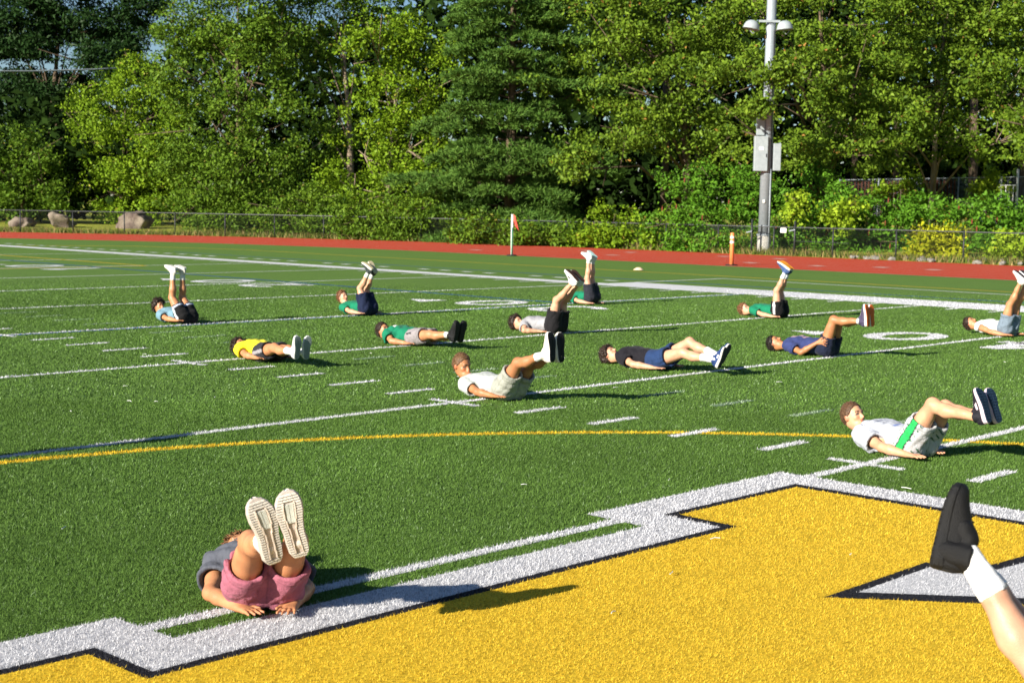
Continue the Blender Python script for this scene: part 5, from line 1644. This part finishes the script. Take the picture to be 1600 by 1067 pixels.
POSE = {
 'P3': {'s': 0.914, 'root': [-18.597, -15.1], 'az': 0.0, 'pelvis': [0.149, 0.0, 0.115], 'chest': [-0.362, 0.0, 0.125], 'head': [-0.643, 0.0, 0.23], 'face': [0.984, 0.0, 0.177], 'legs': {'N': [[0.149, -0.088, 0.115], [-0.106, -0.11, 0.408], [-0.09, -0.1, 0.796], [-0.983, 0.0, 0.184]], 'F': [[0.149, 0.088, 0.115], [-0.106, 0.081, 0.408], [-0.061, 0.06, 0.794], [-0.987, 0.0, 0.161]]}, 'arms': {'N': [[-0.342, -0.165, 0.12], [-0.1, -0.216, 0.078], [0.124, -0.191, 0.053], [1.0, 0.0, 0.0]], 'F': [[-0.342, 0.165, 0.12], [-0.166, 0.32, 0.045], [-0.022, 0.15, 0.03], [1.0, 0.0, 0.0]]}},
 'P4': {'s': 0.93, 'root': [-13.435, -17.42], 'az': -9.0, 'pelvis': [0.189, 0.0, 0.115], 'chest': [-0.251, 0.0, 0.125], 'head': [-0.551, 0.0, 0.115], 'face': [0.701, 0.0, 0.713], 'legs': {'N': [[0.189, -0.088, 0.115], [0.571, -0.126, 0.209], [0.965, -0.1, 0.196], [0.159, 0.0, 0.987]], 'F': [[0.189, 0.088, 0.115], [0.509, 0.067, 0.345], [0.897, 0.052, 0.27], [-0.342, 0.0, 0.94]]}, 'arms': {'N': [[-0.231, -0.165, 0.12], [0.015, -0.216, 0.077], [0.243, -0.191, 0.052], [1.0, 0.0, 0.0]], 'F': [[-0.231, 0.165, 0.12], [0.015, 0.216, 0.077], [0.243, 0.191, 0.052], [1.0, 0.0, 0.0]]}},
 'P5': {'s': 0.847, 'root': [-18.224, -11.6], 'az': 0.0, 'pelvis': [0.115, 0.0, 0.132], 'chest': [-0.379, 0.0, 0.125], 'head': [-0.578, 0.0, 0.285], 'face': [0.953, 0.0, 0.302], 'legs': {'N': [[0.115, -0.088, 0.132], [0.017, -0.11, 0.478], [0.226, -0.1, 0.771], [-0.896, 0.0, 0.445]], 'F': [[0.115, 0.088, 0.132], [-0.055, 0.09, 0.449], [0.152, 0.06, 0.742], [-0.69, 0.0, 0.724]]}, 'arms': {'N': [[-0.359, -0.165, 0.12], [-0.136, -0.216, 0.074], [0.072, -0.195, 0.044], [1.0, 0.0, 0.0]], 'F': [[-0.359, 0.165, 0.12], [-0.136, 0.216, 0.074], [0.072, 0.195, 0.044], [1.0, 0.0, 0.0]]}},
 'P6': {'s': 0.853, 'root': [-13.771, -14.55], 'az': 0.0, 'pelvis': [0.108, 0.0, 0.115], 'chest': [-0.361, 0.0, 0.125], 'head': [-0.63, 0.0, 0.15], 'face': [0.887, 0.0, 0.462], 'legs': {'N': [[0.108, -0.088, 0.115], [0.462, -0.126, 0.184], [0.823, -0.1, 0.203], [0.259, 0.0, 0.966]], 'F': [[0.108, 0.088, 0.115], [0.414, 0.08, 0.309], [0.767, 0.059, 0.23], [0.283, 0.0, 0.959]]}, 'arms': {'N': [[-0.341, -0.165, 0.12], [-0.149, -0.275, 0.058], [0.044, -0.2, 0.03], [1.0, 0.0, 0.0]], 'F': [[-0.341, 0.165, 0.12], [-0.149, 0.275, 0.058], [0.044, 0.2, 0.03], [1.0, 0.0, 0.0]]}},
 'P7': {'s': 0.94, 'root': [-13.812, -11.6], 'az': 0.0, 'pelvis': [0.089, 0.0, 0.143], 'chest': [-0.448, 0.0, 0.125], 'head': [-0.745, 0.0, 0.115], 'face': [0.843, 0.0, 0.538], 'legs': {'N': [[0.089, -0.088, 0.143], [0.177, -0.11, 0.532], [0.474, -0.1, 0.8], [-0.784, 0.0, 0.621]], 'F': [[0.089, 0.088, 0.143], [0.088, 0.086, 0.542], [0.399, 0.06, 0.792], [-0.631, 0.0, 0.775]]}, 'arms': {'N': [[-0.428, -0.165, 0.12], [-0.267, -0.347, 0.047], [-0.09, -0.2, 0.03], [1.0, 0.0, 0.0]], 'F': [[-0.428, 0.165, 0.12], [-0.177, 0.196, 0.075], [0.052, 0.153, 0.048], [1.0, 0.0, 0.0]]}},
 'P8': {'s': 0.897, 'root': [-17.899, -5.9], 'az': 0.0, 'pelvis': [0.085, 0.0, 0.158], 'chest': [-0.354, 0.0, 0.125], 'head': [-0.601, 0.0, 0.115], 'face': [0.2, 0.0, 1.0], 'legs': {'N': [[0.085, -0.088, 0.158], [0.027, -0.109, 0.534], [0.046, -0.1, 0.914], [-0.969, 0.0, 0.247]], 'F': [[0.085, 0.088, 0.158], [-0.028, 0.087, 0.522], [0.024, 0.06, 0.898], [-0.856, 0.0, 0.516]]}, 'arms': {'N': [[-0.334, -0.165, 0.12], [-0.099, -0.22, 0.068], [0.12, -0.199, 0.032], [1.0, 0.0, 0.0]], 'F': [[-0.334, 0.165, 0.12], [-0.103, 0.213, 0.063], [0.105, 0.15, 0.03], [1.0, 0.0, 0.0]]}},
 'P9': {'s': 0.871, 'root': [-9.042, -17.7], 'az': -3.0, 'pelvis': [0.106, 0.0, 0.115], 'chest': [-0.393, 0.0, 0.125], 'head': [-0.62, 0.0, 0.279], 'face': [0.991, 0.0, -0.133], 'legs': {'N': [[0.106, -0.088, 0.115], [0.34, -0.117, 0.4], [0.692, -0.1, 0.513], [-0.059, 0.0, 0.998]], 'F': [[0.106, 0.088, 0.115], [0.254, 0.07, 0.453], [0.615, 0.058, 0.532], [-0.028, 0.0, 1.0]]}, 'arms': {'N': [[-0.373, -0.165, 0.12], [-0.144, -0.217, 0.073], [0.069, -0.195, 0.042], [1.0, 0.0, 0.0]], 'F': [[-0.373, 0.165, 0.12], [-0.177, 0.275, 0.052], [-0.006, 0.15, 0.03], [1.0, 0.0, 0.0]]}},
 'P10': {'s': 1.042, 'root': [-9.758, -14.25], 'az': 0.0, 'pelvis': [0.077, 0.0, 0.115], 'chest': [-0.416, 0.0, 0.125], 'head': [-0.711, 0.0, 0.115], 'face': [0.557, 0.0, 0.831], 'legs': {'N': [[0.077, -0.088, 0.115], [0.499, -0.12, 0.244], [0.939, -0.1, 0.199], [0.41, 0.0, 0.912]], 'F': [[0.077, 0.088, 0.115], [0.449, 0.078, 0.356], [0.874, 0.059, 0.233], [0.478, 0.0, 0.878]]}, 'arms': {'N': [[-0.396, -0.165, 0.12], [-0.138, -0.257, 0.061], [0.109, -0.2, 0.03], [1.0, 0.0, 0.0]], 'F': [[-0.396, 0.165, 0.12], [-0.138, 0.257, 0.061], [0.109, 0.2, 0.03], [1.0, 0.0, 0.0]]}},
 'P11': {'s': 0.897, 'root': [-13.55, -5.75], 'az': 0.0, 'pelvis': [0.065, 0.0, 0.125], 'chest': [-0.426, 0.0, 0.125], 'head': [-0.71, 0.0, 0.115], 'face': [0.799, 0.0, 0.601], 'legs': {'N': [[0.065, -0.088, 0.125], [0.051, -0.109, 0.505], [0.212, -0.1, 0.851], [-0.865, 0.0, 0.502]], 'F': [[0.065, 0.088, 0.125], [0.002, 0.081, 0.501], [0.163, 0.06, 0.845], [-0.843, 0.0, 0.538]]}, 'arms': {'N': [[-0.406, -0.165, 0.12], [-0.175, -0.218, 0.067], [0.041, -0.2, 0.03], [1.0, 0.0, 0.0]], 'F': [[-0.406, 0.165, 0.12], [-0.204, 0.28, 0.051], [-0.028, 0.15, 0.03], [1.0, 0.0, 0.0]]}},
 'P12': {'s': 0.949, 'root': [-9.28, -11.15], 'az': 0.0, 'pelvis': [0.06, 0.0, 0.128], 'chest': [-0.48, 0.0, 0.125], 'head': [-0.78, 0.0, 0.115], 'face': [0.522, 0.0, 0.853], 'legs': {'N': [[0.06, -0.088, 0.128], [0.191, -0.109, 0.509], [0.594, -0.1, 0.517], [-0.095, 0.0, 0.995]], 'F': [[0.06, 0.088, 0.128], [0.204, 0.079, 0.505], [0.607, 0.06, 0.511], [-0.133, 0.0, 0.991]]}, 'arms': {'N': [[-0.46, -0.165, 0.12], [-0.204, -0.219, 0.146], [0.029, -0.2, 0.196], [0.994, 0.0, -0.11]], 'F': [[-0.46, 0.165, 0.12], [-0.258, 0.308, 0.053], [-0.054, 0.2, 0.03], [1.0, 0.0, 0.0]]}},
 'P13': {'s': 0.923, 'root': [-9.149, -5.9], 'az': -8.0, 'pelvis': [0.064, 0.0, 0.137], 'chest': [-0.376, 0.0, 0.135], 'head': [-0.63, 0.0, 0.16], 'face': [0.576, 0.0, 0.817], 'legs': {'N': [[0.064, -0.088, 0.137], [0.142, -0.114, 0.522], [0.305, -0.1, 0.88], [-0.806, 0.0, 0.592]], 'F': [[0.064, 0.088, 0.137], [0.147, 0.091, 0.524], [0.315, 0.06, 0.88], [-0.806, 0.0, 0.592]]}, 'arms': {'N': [[-0.356, -0.165, 0.13], [-0.115, -0.22, 0.073], [0.11, -0.199, 0.033], [1.0, 0.0, 0.0]], 'F': [[-0.356, 0.165, 0.13], [-0.115, 0.22, 0.073], [0.11, 0.199, 0.033], [1.0, 0.0, 0.0]]}},
 'P14': {'s': 0.955, 'root': [-4.547, -17.65], 'az': -11.0, 'pelvis': [0.08, 0.0, 0.115], 'chest': [-0.359, 0.0, 0.133], 'head': [-0.59, 0.0, 0.242], 'face': [0.951, 0.0, 0.311], 'legs': {'N': [[0.08, -0.088, 0.115], [0.304, -0.112, 0.453], [0.707, -0.1, 0.408], [-0.372, 0.0, 0.928]], 'F': [[0.08, 0.088, 0.115], [0.261, 0.076, 0.478], [0.659, 0.059, 0.397], [-0.307, 0.0, 0.952]]}, 'arms': {'N': [[-0.339, -0.165, 0.128], [-0.089, -0.22, 0.072], [0.145, -0.199, 0.034], [1.0, 0.0, 0.0]], 'F': [[-0.339, 0.165, 0.128], [-0.121, 0.281, 0.054], [0.072, 0.15, 0.03], [1.0, 0.0, 0.0]]}},
}
POSE['P1'] = {'s': 1.08, 'root': [-4.468, -24.145], 'az': -30.0, 'pelvis': [0.02, 0, 0.125], 'chest': [-0.44, 0, 0.125], 'head': [-0.70, -0.03, 0.115], 'face': [0.30, 0, 0.95],
 'legs': {'N': [[0.02, -0.09, 0.125], [0.30, -0.095, 0.40], [0.62, -0.072, 0.476], [0.12, -0.27, 1.0]], 'F': [[0.02, 0.09, 0.125], [0.30, 0.112, 0.40], [0.62, 0.062, 0.505], [0.12, -0.25, 1.0]]},
 'arms': {'N': [[-0.40, -0.175, 0.125], [-0.17, -0.235, 0.05], [0.085, -0.125, 0.03], [0.85, 0.5, 0.0]], 'F': [[-0.40, 0.175, 0.125], [-0.15, 0.235, 0.05], [0.10, 0.135, 0.03], [0.9, -0.42, 0.0]]}}
for _k in ('P9', 'P14', 'P12', 'P7', 'P4', 'P6'):
    _n = POSE[_k]['legs']['N']
    POSE[_k]['legs']['F'] = [[_n[0][0], 0.088, _n[0][2]], [_n[1][0] - 0.03, 0.085, _n[1][2] - 0.035], [_n[2][0] - 0.015, 0.055, _n[2][2] - 0.012], _n[3]]
POSE['P12']['arms']['N'] = [[-0.46, -0.165, 0.12], [-0.205, -0.25, 0.05], [0.01, -0.195, 0.185], [0.95, 0.0, 0.12]]
POSE['P2'] = {'s': 1.06, 'root': [-0.53, -23.95], 'az': 180.0, 'pelvis': [0.0, 0, 0.125], 'chest': [-0.50, 0, 0.13], 'head': [-0.76, 0, 0.20], 'face': [0.7, 0, 0.71],
 'legs': {'N': [[0.0, -0.09, 0.125], [0.205, -0.085, 0.535], [0.505, -0.055, 0.84], [0.02, -0.42, 0.9]], 'F': [[0.0, 0.09, 0.125], [0.148, 0.10, 0.55], [0.429, 0.093, 0.88], [0.02, -0.42, 0.9]]},
 'arms': {'N': [[-0.48, -0.165, 0.13], [-0.22, -0.24, 0.06], [0.03, -0.22, 0.03], [1, 0, 0]], 'F': [[-0.48, 0.165, 0.13], [-0.22, 0.24, 0.06], [0.03, 0.22, 0.03], [1, 0, 0]]}}
POSE['P15'] = dict(POSE['P8'], root=[-9.26, -24.05])
WHT, OFFW, BLK, NVY, GRN = (0.64, 0.64, 0.63), (0.58, 0.56, 0.51), (0.006, 0.006, 0.007), (0.008, 0.014, 0.042), (0.006, 0.165, 0.085)
FAIR, TAN, MED = (0.56, 0.295, 0.185), (0.46, 0.205, 0.098), (0.39, 0.165, 0.072)
BRN, DBR, BLD = (0.085, 0.042, 0.022), (0.026, 0.014, 0.009), (0.12, 0.062, 0.028)
person(POSE['P1'], 'person in mauve shorts and grey tee in the foreground, cream shoe soles towards the camera',
       dict(skin=TAN, hair=(0.16, 0.075, 0.03), hair_kind='short', shirt=(0.080, 0.086, 0.108), wrk=1.25, shorts=(0.33, 0.105, 0.15), short_loose=0.013, short_len=0.48, loose=0.02, sleeve=0.55, res=0.0075,
            shoe=(0.55, 0.50, 0.46), mid=(0.44, 0.38, 0.34), tread=(0.62, 0.58, 0.53), ridge=(0.70, 0.60, 0.52), detail=True, sock_h=0.16, shoe_scale=1.05, shoe_w=1.05, girth=0.88, med={'N': (-0.5, 0.85, 0), 'F': (-0.42, -0.9, 0)}))
person(POSE['P2'], 'person cut by the right edge with a raised black cleat and white sock',
       dict(skin=(0.50, 0.27, 0.175), hair=BRN, shirt=BLK, shorts=BLK, shoe=(0.006, 0.006, 0.007), mid=(0.008, 0.008, 0.009), tread=(0.008, 0.008, 0.009), lace=(0.02, 0.02, 0.022), sock=(0.82, 0.82, 0.84), sock_h=0.34, res=0.008, shoe_scale=0.98, shoe_w=0.92, girth=1.0))
person(POSE['P3'], 'person in blue-grey tee and black shorts with white trim, legs straight up at the left',
       dict(skin=TAN, hair=DBR, hair_kind='curly', shirt=(0.14, 0.25, 0.32), shorts=BLK, hem_stripe=(0.5, 0.55, 0.7), side_stripe=(0.022, (0.55, 0.62, 0.66)), shoe=OFFW, mid=WHT, tread=(0.62, 0.60, 0.55), sock=WHT, sock_h=0.28, short_len=0.52))
person(POSE['P4'], 'person in a bright yellow tee and dark shorts lying at the left',
       dict(skin=TAN, hair=DBR, hair_kind='curly', shirt=(0.82, 0.72, 0.02), shorts=(0.022, 0.022, 0.028), side_stripe=(0.02, (0.30, 0.28, 0.30)), shoe=WHT, mid=WHT, tread=(0.22, 0.26, 0.25), sock=WHT, sock_h=0.34, short_len=0.55))
person(POSE['P5'], 'person in green tee and long navy shorts with raised legs at the back left',
       dict(skin=FAIR, hair=(0.15, 0.06, 0.025), shirt=GRN, shorts=NVY, short_len=0.72, shoe=(0.03, 0.04, 0.04), mid=OFFW, tread=(0.58, 0.50, 0.32), sock=WHT, sock_h=0.30))
person(POSE['P6'], 'person in green tee and grey shorts with chunky black shoes held low',
       dict(skin=TAN, hair=DBR, hair_kind='short', shirt=GRN, shorts=(0.25, 0.225, 0.235), short_len=0.62, pocket=BLK, shoe=BLK, mid=BLK, tread=(0.02, 0.02, 0.02), lace=(0.02, 0.02, 0.02), sock=WHT, sock_h=0.20, girth=1.1, loose=0.02, shoe_scale=1.05,
            print=[(-0.10, -0.05, -0.12, -0.06, (0.7, 0.7, 0.7))]))
person(POSE['P7'], 'person in light grey tee and black shorts, striped white shoes raised high in the middle',
       dict(skin=FAIR, hair=DBR, hair_kind='curly', shirt=(0.30, 0.30, 0.32), shorts=(0.011, 0.010, 0.012), short_len=0.60, short_loose=0.026, shoe=WHT, mid=WHT, tread=(0.07, 0.035, 0.025), sock_h=0.0, shoe_scale=1.05, stripe=(0.06, 0.05, 0.05)))
person(POSE['P8'], 'person in green tee and black shorts behind the grey tee, legs straight up',
       dict(res=0.014, skin=FAIR, hair=BRN, shirt=GRN, shorts=(0.02, 0.021, 0.03), short_len=0.66, shoe=WHT, mid=WHT, tread=(0.42, 0.60, 0.58), sock=WHT, sock_h=0.22))
person(POSE['P9'], 'person with cropped hair in white tee and pale grey shorts, head raised, in the middle',
       dict(skin=MED, hair=BLD, hair_kind='buzz', shirt=(0.43, 0.455, 0.435), shorts=(0.30, 0.305, 0.265), short_len=0.64, short_loose=0.016, shoe=(0.66, 0.60, 0.52), mid=(0.74, 0.70, 0.64), tread=(0.014, 0.014, 0.016), sock=WHT, sock_h=0.30, res=0.0085, shoe_scale=1.02, head=1.02))
person(POSE['P10'], 'person in black tee and navy shorts with blue shoes and white crew socks',
       dict(skin=FAIR, hair=DBR, hair_kind='curly', shirt=(0.010, 0.009, 0.013), shorts=(0.014, 0.035, 0.105), short_len=0.46, short_loose=0.026, shoe=(0.015, 0.04, 0.14), mid=(0.62, 0.60, 0.55), tread=(0.03, 0.035, 0.045), sock=WHT, sock_h=0.40, lace=(0.5, 0.55, 0.7), stripe=(0.6, 0.62, 0.7), shoe_scale=0.95))
person(POSE['P11'], 'person in green tee and black shorts with white stripe, orange soles, at the back right',
       dict(res=0.0135, skin=FAIR, hair=(0.16, 0.07, 0.03), shirt=GRN, shorts=BLK, side_stripe=(0.022, (0.7, 0.7, 0.7)), short_len=0.48, shoe=(0.05, 0.09, 0.22), mid=WHT, tread=(0.80, 0.33, 0.03), sock=(0.62, 0.66, 0.74), sock_h=0.34, shoe_scale=1.05))
person(POSE['P12'], 'person in navy tee with pink print and navy shorts, hand on hip, orange shoe soles',
       dict(skin=MED, hair=(0.012, 0.008, 0.006), hair_kind='short', shirt=(0.030, 0.042, 0.135), shorts=(0.010, 0.014, 0.035), short_len=0.42, shoe=(0.06, 0.05, 0.10), mid=(0.72, 0.70, 0.68), tread=(0.74, 0.17, 0.03), sock=WHT, sock_h=0.13, side_hand='N', shoe_scale=1.02,
            print=[(-0.10, -0.03, -0.13, 0.13, (0.55, 0.36, 0.40)), (-0.22, -0.16, -0.08, 0.08, (0.45, 0.28, 0.34))]))
person(POSE['P13'], 'person in white sleeveless top and slate shorts at the right edge, legs raised',
       dict(res=0.014, skin=TAN, hair=DBR, shirt=WHT, shorts=(0.155, 0.20, 0.255), short_len=0.58, sleeve=0.12, shoe=(0.60, 0.50, 0.46), mid=WHT, tread=(0.05, 0.04, 0.05), sock_h=0.0))
person(POSE['P14'], 'person in white tee and white shorts with a green side panel, dark sneakers raised',
       dict(skin=(0.55, 0.29, 0.17), hair=(0.09, 0.046, 0.024), hair_kind='buzz', shirt=(0.42, 0.44, 0.50), shorts=(0.44, 0.44, 0.46), short_len=0.60, short_loose=0.018, side_stripe=(0.034, (0.02, 0.40, 0.09)), pattern=(0.03, 0.10, 0.05), panel_edge=(0.01, 0.02, 0.015), loose=0.02,
            shoe=(0.014, 0.013, 0.020), mid=(0.66, 0.52, 0.58), tread=(0.012, 0.03, 0.06), lace=(0.5, 0.5, 0.55), stripe=(0.62, 0.5, 0.58), sock_h=0.0, res=0.0085,
            print=[(-0.09, -0.075, -0.10, 0.10, (0.12, 0.14, 0.22)), (-0.27, -0.25, -0.08, 0.08, (0.15, 0.2, 0.42)), (-0.31, -0.295, -0.02, 0.03, (0.1, 0.25, 0.6))]))
person(POSE['P15'], 'person just outside the left edge whose raised legs shade the yard line',
       dict(res=0.015, skin=TAN, hair=DBR, shirt=GRN, shorts=BLK, short_len=0.6, shoe=WHT, mid=WHT, tread=BLK, sock=WHT, sock_h=0.25))
